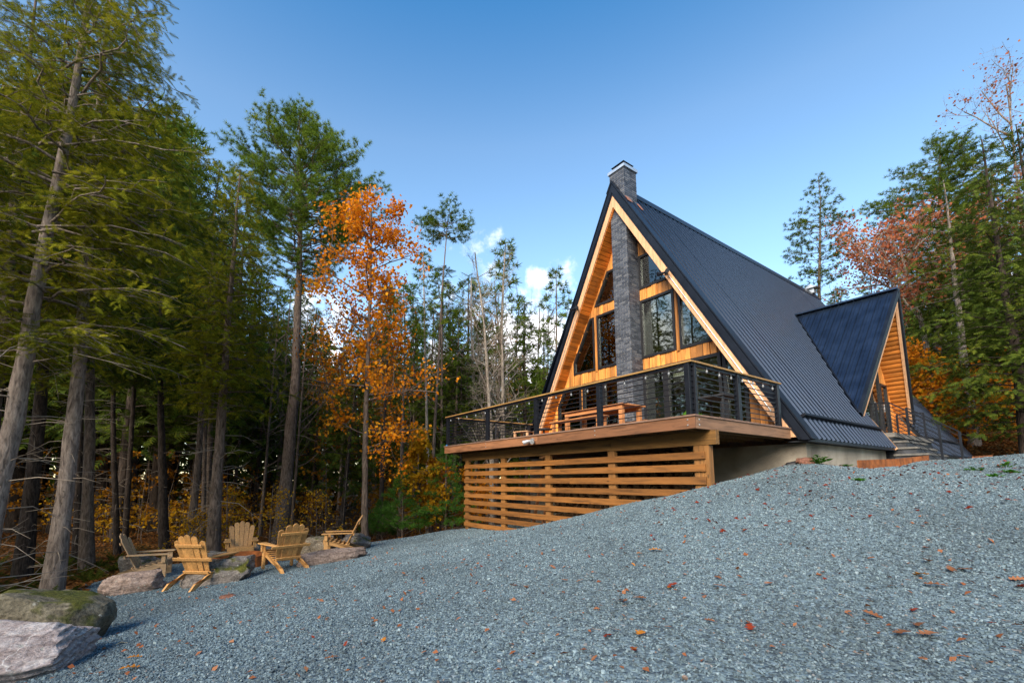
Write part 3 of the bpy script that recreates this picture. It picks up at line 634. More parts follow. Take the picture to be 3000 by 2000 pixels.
# ---- dormer over the side entry
def slab3(pts, th, name, mat, parent=house):
    P = [Vector(p) for p in pts]; n = (P[1] - P[0]).cross(P[2] - P[0]).normalized() * th
    k = len(P); m = MB(); m.add([tuple(p) for p in P] + [tuple(p + n) for p in P], [tuple(range(k))[::-1], tuple(range(k, 2 * k))] + [(i, (i + 1) % k, (i + 1) % k + k, i + k) for i in range(k)])
    return m.build(name, mat, parent)
def lerp3(a, b, t): return tuple(a[i] + (b[i] - a[i]) * t for i in range(3))
def dormer_side(V0, flip):
    # ribbed panels between the valley (back) and the rake (front), each panel a sheet
    n = 13
    for i in range(n):
        t0, t1 = i / n, (i + 1) / n
        A0, A1 = lerp3(DRB, DRF, t0), lerp3(DRB, DRF, t1)
        B0, B1 = lerp3(DRB, V0, t0), lerp3(DRB, V0, t1)      # valley end
        # ribs run parallel to the rake: from the ridge down to the valley
        d = Vector(V0) - Vector(DRF)
        e0, e1 = tuple(Vector(A0) + d * t0), tuple(Vector(A1) + d * t1)
        pts = [A0, A1, e1, e0]
        nrm = (Vector(A1) - Vector(A0)).cross(d).normalized() * (1 if flip else -1)
        if nrm.z < 0: nrm = -nrm
        m = MB()
        prof = [(0, 0), (.05, .034), (.14, .034), (.19, 0), (.44, 0), (.47, .016), (.53, .016), (.56, 0), (1, 0)]
        V = []
        for q, dz in prof:
            tt = t0 + (t1 - t0) * q; a = Vector(lerp3(DRB, DRF, tt)); b = a + d * tt
            V += [tuple(a + nrm * (.03 + dz)), tuple(b + nrm * (.03 + dz))]
        k = len(prof); m.add(V, [(2 * j, 2 * j + 1, 2 * j + 3, 2 * j + 2) if not flip else (2 * j, 2 * j + 2, 2 * j + 3, 2 * j + 1) for j in range(k - 1)])
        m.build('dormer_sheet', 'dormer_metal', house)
dormer_side(DVL, True); dormer_side(DVR, False)
def rake_bar(a, b, w, t, name, mat, du=0., dn=0., sgn=1):
    a, b = Vector(a), Vector(b); d = (b - a).normalized(); n = d.cross(Vector((1, 0, 0))).normalized()
    if n.z < 0: n = -n
    off = Vector((du, 0, 0)) + n * dn
    m = MB(); m.bar(a + off, b + off, w, t, n); return m.build(name, mat, house)
for V0 in (DVL, DVR):
    ext = tuple(Vector(V0) + (Vector(V0) - Vector(DRF)) * (0.0))
    rake_bar(DRF, ext, .10, .17, 'dormer_rake_trim', 'trim_metal', .02, -.02)
    rake_bar(lerp3(DRF, V0, .055), ext, .05, .16, 'dormer_fascia', 'fascia_wood', -.005, -.20)
m = MB(); m.bar(tuple(Vector(DRB) + Vector((0, 0, .05))), tuple(Vector(DRF) + Vector((.05, 0, .05))), .30, .05); m.build('dormer_ridge_cap', 'dormer_metal', house)
for V0 in (DVL, DVR):
    m = MB(); m.bar(tuple(Vector(DRB) + Vector((.02, 0, .04))), tuple(Vector(V0) + Vector((.02, 0, .05))), .16, .02, (NRM[0], 0, NRM[1])); m.build('valley_flashing', 'trim_metal', house)
# log siding lining the dormer underside and cheeks (one log course after another)
DW = -.57                                 # dormer wall plane
for (V0, sg) in ((DVL, -1), (DVR, 1)):
    a, b = Vector(DRF), Vector(V0); n_ = 30
    d = (b - a); nn = d.cross(Vector((1, 0, 0))).normalized()
    if nn.z > 0: nn = -nn
    for i in range(n_):
        p = a + d * ((i + .5) / n_) + nn * .22
        if (p.y - DRF[1]) * sg < .16 or p.z < .25: continue
        L0 = d.length / n_
        m = MB(); ring = [nn * (.035 * math.sin(q)) + d.normalized() * (L0 * .49 * math.cos(q)) for q in np.linspace(0, math.pi, 6)]
        vs = []
        for x in (DW, p.x - .03): vs += [(x, p.y + r.y, p.z + r.z) for r in ring]
        k = 6; m.add(vs, [tuple(range(k))[::-1], tuple(range(k, 2 * k))] + [(j, (j + 1) % k, (j + 1) % k + k, j + k) for j in range(k)]); m.build('siding_log', 'log_siding', house)
slab_lo = -1.05
# side walls of the entry bay down to the landing
for v, hh in ((CUT0 + .02, 1.0), (CUT1 - .02, 1.25)):
    m = MB(); t = .06 if v < 11 else -.06
    P = [(DW, .2), (side_u(1, .2, RA) - .06, .2), (side_u(1, hh, RA) - .06, hh), (DW, hh)]
    m.prism_v(P if t > 0 else P, min(v, v + t), max(v, v + t)); m.build('bay_cheek', 'dark_panel' if v < 11 else 'log_siding', house)
# pale flashing strip on the cut edge of the roof
m = MB(); u0, u1 = right_end(CUT0 + .3) , side_u(1, EAVE, RA); u0 = -.15
m.hexa([(u + dn * NRM[0], v, RA - SL * (u - UC) + dn * NRM[1]) for v in (CUT0 - .05, CUT0 + .03) for (u, dn) in ((u0, .0), (u1 + .02, .0), (u1 + .02, .06), (u0, .06))]); m.build('cut_flashing', 'fascia_wood', house)
m = MB(); m.hexa([(u + dn * NRM[0], v, RA - SL * (u - UC) + dn * NRM[1]) for v in (CUT1 - .03, CUT1 + .05) for (u, dn) in ((u0, .0), (u1 + .02, .0), (u1 + .02, .06), (u0, .06))]); m.build('cut_flashing', 'trim_metal', house)
# dormer wall with the entry doors
dw_apex = 4.83 - .42
def dorm_h(v): return dw_apex - (v - 11.3) * (dw_apex - .6) / (13.6 - 11.3) if v > 11.3 else dw_apex - (11.3 - v) * (dw_apex - .4) / (11.3 - 8.5)
vs_ = np.linspace(CUT0 + .08, CUT1 - .08, 22)
for a, b in zip(vs_[:-1], vs_[1:]):
    m = MB(); x0, x1 = DW - .03, DW + random.choice((0, .006, .012))
    m.hexa([(x0, a, .2), (x1, a, .2), (x1, b - .004, .2), (x0, b - .004, .2), (x0, a, max(.3, dorm_h(a))), (x1, a, max(.3, dorm_h(a))), (x1, b - .004, max(.3, dorm_h(b))), (x0, b - .004, max(.3, dorm_h(b)))]); m.build('entry_wall_board', 'cedar_board', house)
for (v0, v1, h1) in ((10.0, 10.85, 2.25), (10.9, 11.75, 2.65), (11.8, 12.45, 2.05)):
    fr = MB(); w = .07; x0, x1 = DW + .016, DW + .075
    for a, b in (((v0, .2), (v0 + w, h1)), ((v1 - w, .2), (v1, h1)), ((v0, .2), (v1, .2 + w)), ((v0, h1 - w), (v1, h1))):
        fr.box((x0, a[0], a[1]), (x1, b[0], b[1]))
    f_ = fr.build('entry_door', 'window_frame', house)
    pn = MB(); pn.box((DW + .022, v0 + w, .2 + w), (DW + .034, v1 - w, h1 - w)); pn.build('pane', 'window_glass', f_)
    hd = MB(); hd.bar((DW + .09, v0 + .12, 1.1), (DW + .09, v0 + .12, 1.35), .02, .03, (0, 1, 0)); hd.build('handle', 'galvanised', f_)
m = MB(); m.tube([(DW + .3, 11.1, 3.55), (DW + .3, 11.1, 3.35)], [.05, .09], 10); m.tube([(DW + .3, 11.1, 3.35), (DW + .3, 11.1, 3.18)], [.06, .06], 10); m.build('entry_lantern', 'black_metal', house)
# landing and steps
m = MB(); m.box((DW, CUT0 + .09, .08), (.35, CUT1 - .09, .2)); m.build('landing', 'stone_tread', house)
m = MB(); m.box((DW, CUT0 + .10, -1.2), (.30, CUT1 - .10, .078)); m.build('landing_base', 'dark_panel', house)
for i in range(4):
    u1 = .56 + .208 * i; h1 = -.035 - .182 * i
    m = MB(); m.box((.28, 9.2 - .012 * i, h1 - .05), (u1 + .02, 11.3 + .012 * i, h1)); st = m.build('step_tread', 'stone_tread', house)
    for j in range(5):
        a, b = 9.23 + j * .415, 9.23 + (j + 1) * .415 - .012
        m = MB(); m.box((.27, a, h1 - .18), (u1 + random.uniform(-.004, .004), b, h1 - .052)); m.build('riser_stone', 'black_stone', house)
# stair and landing railings
def stair_rail(v, posts, name):
    m = MB()
    for (u, h0, h1) in posts: m.box((u - .025, v - .025, h0), (u + .025, v + .025, h1))
    r = m.build(name, 'black_metal', house)
    for k in range(8):
        m = MB(); f = .12 + .88 * k / 7
        for (ua_, ha0, ha1), (ub, hb0, hb1) in zip(posts[:-1], posts[1:]):
            m.bar((ua_, v, ha0 + (ha1 - ha0) * f), (ub, v, hb0 + (hb1 - hb0) * f), .018 if k < 7 else .045, .018 if k < 7 else .03)
        m.build('rail_bar', 'black_metal', r)
stair_rail(9.42, [(-.45, .2, 1.09), (-.05, .2, 1.09), (.23, .2, 1.08), (1.21, -.80, .33)], 'stair_railing')
stair_rail(11.12, [(.23, .2, 1.08), (1.31, -.80, .25)], 'stair_railing')
stair_rail(13.0, [(-.45, .2, 1.09), (.23, .2, 1.08)], 'landing_railing')

# ---- chimney
CU0, CU1, CV0, CV1, CT = -4.63, -4.06, 3.69, 4.27, 8.50
m = MB(); m.box((CU0 + .008, CV0 + .008, -.30), (CU1 - .008, CV1 - .008, CT)); chim = m.build('chimney', 'mortar', house)
def brick_course(h, i):
    """list of boxes for one course: front, right and left faces, back above the roof"""
    out = []; bl, bh, g = .200, .0565, .0105
    def run(a0, a1, off):
        x = a0 - off; res = []
        while x < a1 - .01:
            s, e = max(a0, x), min(a1, x + bl)
            if e - s > .02: res.append((s, e))
            x += bl + g
        return res
    off = (bl + g) / 2 * (i % 2)
    j = lambda: random.uniform(0, .0015)
    for s, e in run(CU0, CU1, off): q = j(); out.append(('f', (s, CV0 - q, h), (e, CV0 + .05, h + bh)))
    for s, e in run(CV0 + .052, CV1, .1 - off * .95): q = j(); out.append(('r', (CU1 - .05, s, h), (CU1 + q, e, h + bh)))
    if h > 2: 
        for s, e in run(CV0 + .052, CV1, .1 - off * .95): q = j(); out.append(('l', (CU0 - q, s, h), (CU0 + .05, e, h + bh)))
    if h > 7.4:
        for s, e in run(CU0 + .052, CU1 - .052, off): q = j(); out.append(('b', (s, CV1 - .05, h), (e, CV1 + q, h + bh)))
    return out
allb = []
for i in range(int((CT + .02) / .067)): allb += brick_course(.02 + i * .067, i)
nb = 0; rest = MB()
for f, a, b in allb:
    if nb < 300 and f in 'fr' and a[2] > .0:
        m = MB(); m.box(a, b); m.build('brick', 'brick', chim); nb += 1
    else: rest.box(a, b)
rb = rest.build('upper_bricks', 'brick', chim); rb['kind'] = 'stuff'
m = MB(); m.box((CU0 - .04, CV0 - .04, CT + .005), (CU1 + .04, CV1 + .04, CT + .10)); m.build('chimney_crown', 'bright_metal', house)
m = MB(); m.box((CU0 + .12, CV0 + .12, CT + .10), (CU1 - .12, CV1 - .12, CT + .24)); m.build('flue', 'furniture_dark', house)
cx_, cv_ = (CU0 + CU1) / 2, (CV0 + CV1) / 2
m = MB(); q = .25; m.add([(cx_ - q, cv_ - q, CT + .25), (cx_ + q, cv_ - q, CT + .25), (cx_ + q, cv_ + q, CT + .25), (cx_ - q, cv_ + q, CT + .25), (cx_, cv_, CT + .37)], [(3, 2, 1, 0), (0, 1, 4), (1, 2, 4), (2, 3, 4), (3, 0, 4)]); m.build('flue_cap', 'black_metal', house)
for (p, q) in (((CU1 + .012, CV0 - .02), (CU1 + .012, CV0 + .42)),):
    m = MB(); uu = CU1 + .02; hh = RA - SL * (uu - UC)
    m.hexa([(uu + a * .12, v, hh + .16 - a * .2 + d) for v in (CV0 - .03, CV0 + .18) for a, d in ((0, 0), (1, 0), (1, .02), (0, .02))]); m.build('chimney_flashing', 'copper_flashing', house)
    m = MB(); m.hexa([(uu + a * .16, v, hh + .10 - a * .26 + d) for v in (CV1 - .04, CV1 + .05) for a, d in ((0, 0), (1, 0), (1, .03), (0, .03))]); m.build('chimney_flashing', 'copper_flashing', house)
wood('chair_grey', (.42, .27, .14), 'y', .7, .55, .25, knots=False, scale=1.6)
plain('bark_split', (.13, .075, .04), .9, 0, .2, .5, 9)
# ------------------------------------------------------------------ gable wall: windows, then boards round them
def sl_r(h, a=7.2): return UC + (a - h) / SL
def sl_l(h, a=7.2): return UC - (a - h) / SL
WIN = [  # polygons in (u,h), counter-clockwise
    [(-4.04, 4.63), (sl_r(4.63), 4.63), (sl_r(5.69), 5.69), (-4.04, 5.69)],
    [(-4.055, 2.49), (-2.92, 2.49), (-2.92, 4.28), (-4.055, 4.28)],
    [(-2.80, 2.48), (-1.865, 2.48), (-1.865, 2.70), (sl_r(4.28), 4.28), (-2.80, 4.28)],
    [(sl_l(4.65) + .06, 4.65), (-4.64, 4.65), (-4.64, 5.70), (sl_l(5.70) + .04, 5.70)],
    [(-6.89, 2.52), (-5.89, 2.52), (-5.89, 4.33), (-6.09, 4.33), (-6.89, 2.95)],
    [(-5.78, 2.51), (-4.64, 2.51), (-4.64, 4.34), (-5.78, 4.34)],
    [(-4.05, .03), (-3.30, .03), (-3.30, 2.15), (-4.05, 2.15)],
    [(-3.30, .03), (-2.50, .03), (-2.50, 2.15), (-3.30, 2.15)],
    [(-2.50, .03), (-1.70, .03), (-1.70, 2.15), (-2.50, 2.15)],
    [(-1.66, .12), (-1.08, .12), (-1.08, 1.33), (-1.53, 2.13), (-1.66, 2.13)],
    [(-5.60, .03), (-4.64, .03), (-4.64, 2.15), (-5.60, 2.15)],
    [(-6.50, .03), (-5.60, .03), (-5.60, 2.15), (-6.50, 2.15)],
    [(-7.72, .45), (-6.56, .45), (-6.56, 2.14), (-7.36, 2.14), (-7.72, 1.50)],
]
def inset(poly, d):
    n = len(poly); out = []
    for i in range(n):
        p0, p1, p2 = Vector(poly[i - 1]), Vector(poly[i]), Vector(poly[(i + 1) % n])
        e1, e2 = (p1 - p0).normalized(), (p2 - p1).normalized(); n1, n2 = Vector((-e1.y, e1.x)), Vector((-e2.y, e2.x))
        b = (n1 + n2); b = b / max(.25, b.dot(n1)) if b.length > 1e-6 else n1
        out.append(tuple(p1 + b * d))
    return out
for k, poly in enumerate(WIN):
    w = .075 if k < 6 else .085
    inn = inset(poly, w); n = len(poly); m = MB()
    for i in range(n):
        a, b, c, d = poly[i], poly[(i + 1) % n], inn[(i + 1) % n], inn[i]
        m.prism_v([a, b, c, d], VW - .045, VW + .07)
    f = m.build('window' if k < 6 or k in (9, 12) else 'sliding_door', 'window_frame', house)
    m = MB(); m.prism_v(inset(poly, w - .006), VW + .004, VW + .016); m.build('pane', 'window_glass', f)
# header over the sliding doors
def covered(u, h0, h1):
    """vertical gaps (h ranges) taken by windows at column u"""
    iv = []
    for poly in WIN:
        hs = []
        n = len(poly)
        for i in range(n):
            (u0, a), (u1, b) = poly[i], poly[(i + 1) % n]
            if (u0 - u) * (u1 - u) < 0: hs.append(a + (b - a) * (u - u0) / (u1 - u0))
        if len(hs) >= 2: iv.append((min(hs) + .02, max(hs) - .02))
    return sorted(iv)
edges = sorted(set([round(-9.0 + .185 * i, 3) for i in range(50)] + [round(p[0], 3) for poly in WIN for p in poly]))
ed2 = [edges[0]]
for e in edges[1:]:
    if e - ed2[-1] > .045: ed2.append(e)
for a, b in zip(ed2[:-1], ed2[1:]):
    mid = (a + b) / 2
    if a > CU0 - .02 and b < CU1 + .02: continue
    top_a, top_b = [min(7.29 - SL * abs(x - UC), 7.27) for x in (a, b)]
    if max(top_a, top_b) < .1: continue
    iv = covered(mid, 0, 9); cur = .0; segs = []
    for lo, hi in iv:
        if lo > cur + .02: segs.append((cur, lo, False))
        cur = max(cur, hi)
    segs.append((cur, None, True))
    jit = random.choice((0, .012, .026)) + random.uniform(0, .004)
    for lo, hi, tp in segs:
        if tp:
            ta, tb = max(top_a, lo), max(top_b, lo)
            if max(ta, tb) - lo < .03: continue
            poly = [(a + .007, lo), (b - .007, lo), (b - .007, tb), (a + .007, ta)]
        else: poly = [(a + .007, lo), (b - .007, lo), (b - .007, hi), (a + .007, hi)]
        m = MB(); m.prism_v(poly, VW - jit, VW + .03); m.build('wall_board', 'cedar_board', house)
# battens beside the two upper mullions
for u in (-2.86, -5.835):
    m = MB(); m.box((u - .035, VW - .05, 2.45), (u + .035, VW - .018, 4.36)); m.build('mullion_batten', 'cedar_board', house)
# rooms behind the glass
m = MB(); m.box((-8.9, VW + .05, -.3), (-.1, VB - .2, -.02)); m.build('inside_floor', 'floor_wood', house)
m = MB(); m.prism_v([(-8.7, 0), (-.2, 0), (UC, 7.2)], 10.2, 10.3); m.build('inside_wall', 'interior_wall', house)
m = MB(); m.prism_v([(-7.6, 2.28), (-1.3, 2.28), (-1.45, 2.42), (-7.45, 2.42)], 6.4, 10.2); m.build('loft_floor', 'interior_wall', house)
m = MB(); m.box((CU0 - .3, 5.0, 0), (CU1 + .3, 5.25, 2.2)); m.build('hearth_wall', 'brick', house)
for sgn in (1, -1):     # plaster under the roof slopes inside
    P = [(UC, 7.27), (side_u(sgn, 0, 7.27), 0), (side_u(sgn, 0, 7.22), 0), (UC, 7.22)]
    m = MB(); m.prism_v(P if sgn < 0 else P[::-1], VW + .08, 10.2); m.build('inside_lining', 'interior_wall', house)
# lean armchair shape and table seen dimly indoors
m = MB(); m.box((-3.2, 6.0, .38), (-2.0, 6.9, .46)); m.box((-3.15, 6.05, 0), (-3.07, 6.13, .38)); m.box((-2.13, 6.05, 0), (-2.05, 6.13, .38)); m.box((-3.15, 6.8, 0), (-3.07, 6.88, .38)); m.box((-2.13, 6.8, 0), (-2.05, 6.88, .38)); m.build('inside_table', 'furniture_dark', house)
# foundation walls
m = MB(); m.box((-8.95, 3.85, -3.4), (.16, 4.10, -.315)); m.build('foundation_wall', 'concrete', house)
m = MB(); m.box((-.09, 4.104, -3.4), (.162, CUT0 - .1, -.312)); m.build('foundation_wall', 'concrete', house)
m = MB(); m.box((-.09, CUT1 + .1, -3.4), (.162, VB - .3, -.312)); m.build('foundation_wall', 'concrete', house)
m = MB(); m.box((-8.95, 4.104, -3.4), (-8.70, VB - .3, -.312)); m.build('foundation_wall', 'concrete', house)
m = MB(); m.box((-8.8, VB - .55, -3.4), (0, VB - .304, -.312)); m.build('foundation_wall', 'concrete', house)
m = MB(); m.prism_v([(-8.7, -.3), (-.2, -.3), (UC, 7.4)], VB - .5, VB - .4); m.build('back_gable_wall', 'cedar_board', house)
# spotlights and conduit on the fascia
def floodlight(u, v, h, name='floodlight', lab=None, cat=None, top=None):
    m = MB(); m.box((u - .05, v - .02, h - .05), (u + .05, v, h + .05))
    for s in (-1, 1):
        m.tube([(u + s * .03, v - .03, h), (u + s * .09, v - .09, h - .03), (u + s * .15, v - .19, h - .06)], [.018, .045, .058], 10)
    return m.build(name, 'galvanised' if name != 'rake_light' else 'black_metal', house if top is None else top)
floodlight(-2.70, VR - .03, 4.50, 'rake_light'); floodlight(-6.15, VR + lsh(-6.15) - .03, 4.62, 'rake_light')
for s_, h0, h1 in ((1, 4.4, .4), (-1, 4.5, .3)):
    a0 = 7.52; f = lsh if s_ < 0 else (lambda u: 0)
    ua_, ub = side_u(s_, h0, a0), side_u(s_, h1, a0)
    m = MB(); m.tube([(ua_, VR + f(ua_) - .014, h0), (ub, VR + f(ub) - .014, h1)], [.011, .011], 6); m.build('conduit', 'galvanised', house)
m = MB(); m.box((-.62, VW - .08, .50), (-.46, VW - .012, .72)); m.tube([(-.54, VW - .03, .5), (-.54, VW - .03, .02)], [.014, .014], 6); m.build('junction_box', 'galvanised', house)

# ------------------------------------------------------------------ deck with its railing
deck = thing('deck', 'raised timber deck with black bar railing in front of the gable', 'deck', HO, -YAW)
DL, DD = -8.55, 4.14
n = 29
for i in range(n):
    a = -.02 + i * (DD + .02) / n; b = a + (DD + .02) / n - .006
    ur = .02 if a < 3.5 else -.28; ul = DL - .02 if a < 3.5 else DL + .05
    m = MB(); m.box((ul, a, -.028), (ur, b, 0)); m.build('deck_board', 'deck_wood', deck)
m = MB(); m.box((DL, 0, -.235), (-4.02, .04, -.032)); m.build('rim_board', 'rim_wood', deck, bevel=.004)
m = MB(); m.box((-4.014, .0015, -.235), (0, .0415, -.032)); m.build('rim_board', 'rim_wood', deck, bevel=.004)
m = MB(); m.box((-.04, .044, -.235), (.001, 3.56, -.032)); m.build('rim_board', 'rim_wood_side', deck, bevel=.004)
m = MB(); m.box((DL, .044, -.235), (DL + .04, 3.75, -.032)); m.build('rim_board', 'rim_wood_side', deck)
for i in range(20):
    u = DL + .3 + i * .42
    m = MB(); m.box((u, .045, -.232), (u + .04, 3.83, -.034)); m.build('joist', 'beam_wood', deck)
m = MB(); m.box((DL + .35, .46, -.475), (-2.2, .56, -.237)); m.build('beam', 'beam_wood', deck, bevel=.004)
m = MB(); m.box((-2.195, .458, -.485), (.09, .56, -.237)); m.build('beam', 'beam_wood', deck, bevel=.004)
def bolt(u, h, parent, v=-.004):
    m = MB(); m.tube([(u, v + .006, h), (u, v - .006, h)], [.014, .012], 8); m.build('bolt', 'bright_metal', parent)
for u in (-.13, -2.2, -4.2, -6.2): bolt(u, -.08, deck); bolt(u, -.17, deck)
for (u, v) in ((.006, .12),):
    for h in (-.08, -.17):
        m = MB(); m.tube([(-.002, .12, h), (.010, .12, h)], [.014, .012], 8); m.build('bolt', 'bright_metal', deck)
# posts under the deck
for u in (-7.95, -6.05, -4.2, -2.2, -.25):
    m = MB(); p = hw(u, .5); b = gz(p[0], p[1]) - HO[2] - .3
    m.box((u - .09, .47, b), (u + .09, .555, -.476 if u < -2.3 else -.486)); m.build('deck_post', 'post_wood', deck)
# railing: posts, bars per bay, top rail and timber cap
RP = [(-8.47, .08), (-6.22, .08), (-4.13, .08), (-2.12, .08), (-.13, .08)]
RS = [(-.08, 1.62), (-.08, 3.24)]
RLs = [(-8.47, 1.62), (-8.47, 3.4)]
def post(u, v, w=.065, tape=False):
    m = MB(); m.box((u - w, v - .045, .0), (u + w, v + .045, .905)); o = m.build('railing_post', 'black_metal', deck, bevel=.004)
    return o
for (u, v) in RP: post(u, v, .05 if u > -8 and u < -.5 else .045)
m = MB(); m.box((-.19, .14, 0), (-.04, .19, .905)); m.build('railing_post', 'black_metal', deck, bevel=.004)
for (u, v) in RS + RLs:
    m = MB(); m.box((u - .045, v - .05, 0), (u + .045, v + .05, .905)); m.build('railing_post', 'black_metal', deck, bevel=.004)
def bay(p, q, parent):
    for k in range(8):
        h = .105 + k * .0985
        m = MB(); m.bar((*p, h), (*q, h), .016, .016); m.build('railing_bar', 'black_metal', parent)
bays = list(zip(RP[:-1], RP[1:])) + [((-.08, .08), RS[0]), (RS[0], RS[1]), ((-8.47, .08), RLs[0]), (RLs[0], RLs[1])]
for p, q in bays:
    m = MB(); m.bar((*p, .883), (*q, .883), .05, .05); t = m.build('top_rail', 'black_metal', deck); bay(p, q, t)
for (a, b, mat) in (((-8.56, .015), (-.02, .145), 'cap_wood'), ((-.145, .148), (-.015, 3.36), 'cap_wood'), ((-8.535, .148), (-8.405, 3.55), 'cap_wood')):
    m = MB(); m.box((a[0], a[1], .908), (b[0], b[1], .94)); m.build('rail_cap', mat, deck, bevel=.004)
m = MB(); m.box((-8.52, .03, .0), (-8.42, .034, .04)); m.build('tape_wrap', 'blue_tape', deck)
m = MB()
for s in (-1, 1): m.tube([(-4.18 + s * .03, -.03, -.14), (-4.18 + s * .10, -.09, -.16), (-4.18 + s * .17, -.17, -.19)], [.02, .045, .055], 10)
m.box((-4.24, -.03, -.19), (-4.12, -.001, -.09)); m.build('deck_floodlight', 'galvanised', deck)

# string lights looped along the rail: one cord with its bulbs
cord = thing('string_light', 'string of clear bulbs on a black cord looped under the deck rail', 'string lights', HO, -YAW)
def string_run(p, q, n):
    pts = []; bulbs = []
    for i in range(n * 4 + 1):
        t = i / (n * 4); x = [p[j] + (q[j] - p[j]) * t for j in range(2)]; s = (i % 4) / 4
        h = .90 - .06 * math.sin(math.pi * s); pts.append((x[0], x[1], h))
        if i % 4 == 2: bulbs.append((x[0], x[1], h))
    m = MB(); m.tube(pts, [.006] * len(pts), 4); m.build('cord', 'black_metal', cord)
    for (a, b, h) in bulbs:
        h += random.uniform(-.015, .01)
        m = MB(); m.tube([(a, b, h), (a, b, h - .035)], [.012, .012], 6); m.build('socket', 'black_metal', cord)
        m = MB(); m.tube([(a, b, h - .035), (a, b, h - .055), (a, b, h - .08), (a, b, h - .097)], [.009, .019, .019, .006], 8); m.build('bulb', 'bulb_glass', cord, smooth=True)
string_run((-8.4, .0), (-.2, .0), 17); string_run((-.0, .25), (-.0, 3.1), 7)

# ------------------------------------------------------------------ slatted screen under the deck front
screen = thing('slat_screen', 'screen of horizontal stained slats closing the space under the deck', 'screen', HO, -YAW)
for k in range(10):
    h1 = -.60 - .218 * k
    # a slat ends where the rising gravel swallows it
    u1 = -.12
    while u1 > -7.9:
        p = hw(u1, .43)
        if gz(p[0], p[1]) + .0 < HO[2] + h1 - .05: break
        u1 -= .05
    u0 = -8.04
    if u1 - u0 < .4: continue
    brk = u0 + (u1 - u0) * random.uniform(.35, .65)
    for a, b in (((u0, brk - .002), (brk + .002, u1)) if u1 - u0 > 4 else ((u0, u1),)):
        m = MB(); d = random.uniform(0, .004); m.box((a, .428 - d, h1 - .126 + random.uniform(-.004, .004)), (b, .466, h1 + random.uniform(-.004, .004))); m.build('slat', 'slat_wood', screen, bevel=.003)
m = MB(); p = hw(-.13, .5); m.box((-.155, .470, gz(p[0], p[1]) - HO[2] - .25), (-.06, .60, -.49)); m.build('end_post', 'post_wood', screen)

# firewood and a ladder stored in the dark behind the screen
fw = thing('firewood_stack', 'stack of split firewood in the dark behind the slatted screen', 'firewood', hw(-4.2, 2.9), -YAW)
for i in range(15):
    for j in range(7):
        u = -2.2 + i * .30 + (j % 2) * .12 + random.uniform(-.02, .02); p = hw(-4.2 + u, 2.9); z0 = gz(p[0], p[1]) - (HO[2])
        r = random.uniform(.10, .14); k = 6; a0 = random.random(); h = z0 + .12 + j * .20
        m = MB(); ring = [(math.cos(a0 + 6.283 * q / k) * r * random.uniform(.75, 1.1), math.sin(a0 + 6.283 * q / k) * r * random.uniform(.75, 1.1)) for q in range(k)]
        m.prism_v([(u + x, h + y) for x, y in ring], -.22, .22); m.build('log', 'bark_split', fw)
fw.location = tuple(hw(-4.2, 2.9, 0))
ld = thing('ladder', 'reddish timber ladder leaning in the space behind the screen', 'ladder', hw(-5.35, 1.1), -YAW)
zb = gz(*hw(-5.35, 1.1)[:2]) - HO[2]
for s in (-.2, .2):
    m = MB(); m.bar((s, 0, zb), (s, .5, zb + 1.9), .04, .09, (0, 1, 0)); m.build('rail', 'rim_wood', ld)
for k in range(6):
    m = MB(); t = .12 + k * .15; m.bar((-.2, .5 * t, zb + 1.9 * t), (.2, .5 * t, zb + 1.9 * t), .06, .03); m.build('rung', 'rim_wood', ld)

# ------------------------------------------------------------------ things on the deck
def slat_top(name, parent, u0, u1, v0, v1, h, th, n, mat):
    w = (v1 - v0) / n
    for i in range(n):
        m = MB(); m.box((u0, v0 + i * w, h - th), (u1, v0 + (i + 1) * w - .006, h)); m.build(name, mat, parent, bevel=.003)
tb = thing('deck_table', 'long reddish timber dining table on the deck beside the chimney', 'table', HO, -YAW)
slat_top('tabletop_board', tb, -4.9, -2.78, 1.64, 2.50, .75, .035, 6, 'table_wood')
for u in (-4.75, -2.9):
    for v in (1.72, 2.38):
        m = MB(); m.box((u - .05, v - .05, 0), (u + .05, v + .05, .713)); m.build('leg', 'table_wood', tb, bevel=.003)
m = MB(); m.box((-4.7, 1.68, .62), (-2.95, 1.71, .713)); m.box((-4.7, 2.41, .62), (-2.95, 2.44, .713)); m.build('apron', 'table_wood', tb)
def bench(u0, u1, v0, v1, label):
    t = thing('deck_bench', label, 'bench', HO, -YAW, 'benches at the deck table')
    slat_top('seat_board', t, u0, u1, v0, v1, .45, .035, 3, 'table_wood')
    for u in (u0 + .12, u1 - .12):
        for v in (v0 + .05, v1 - .05):
            m = MB(); m.box((u - .035, v - .035, 0), (u + .035, v + .035, .413)); m.build('leg', 'table_wood', t)
bench(-4.78, -3.0, 1.08, 1.40, 'timber bench on the railing side of the deck table')
bench(-4.78, -3.0, 2.72, 3.04, 'timber bench between the deck table and the house')
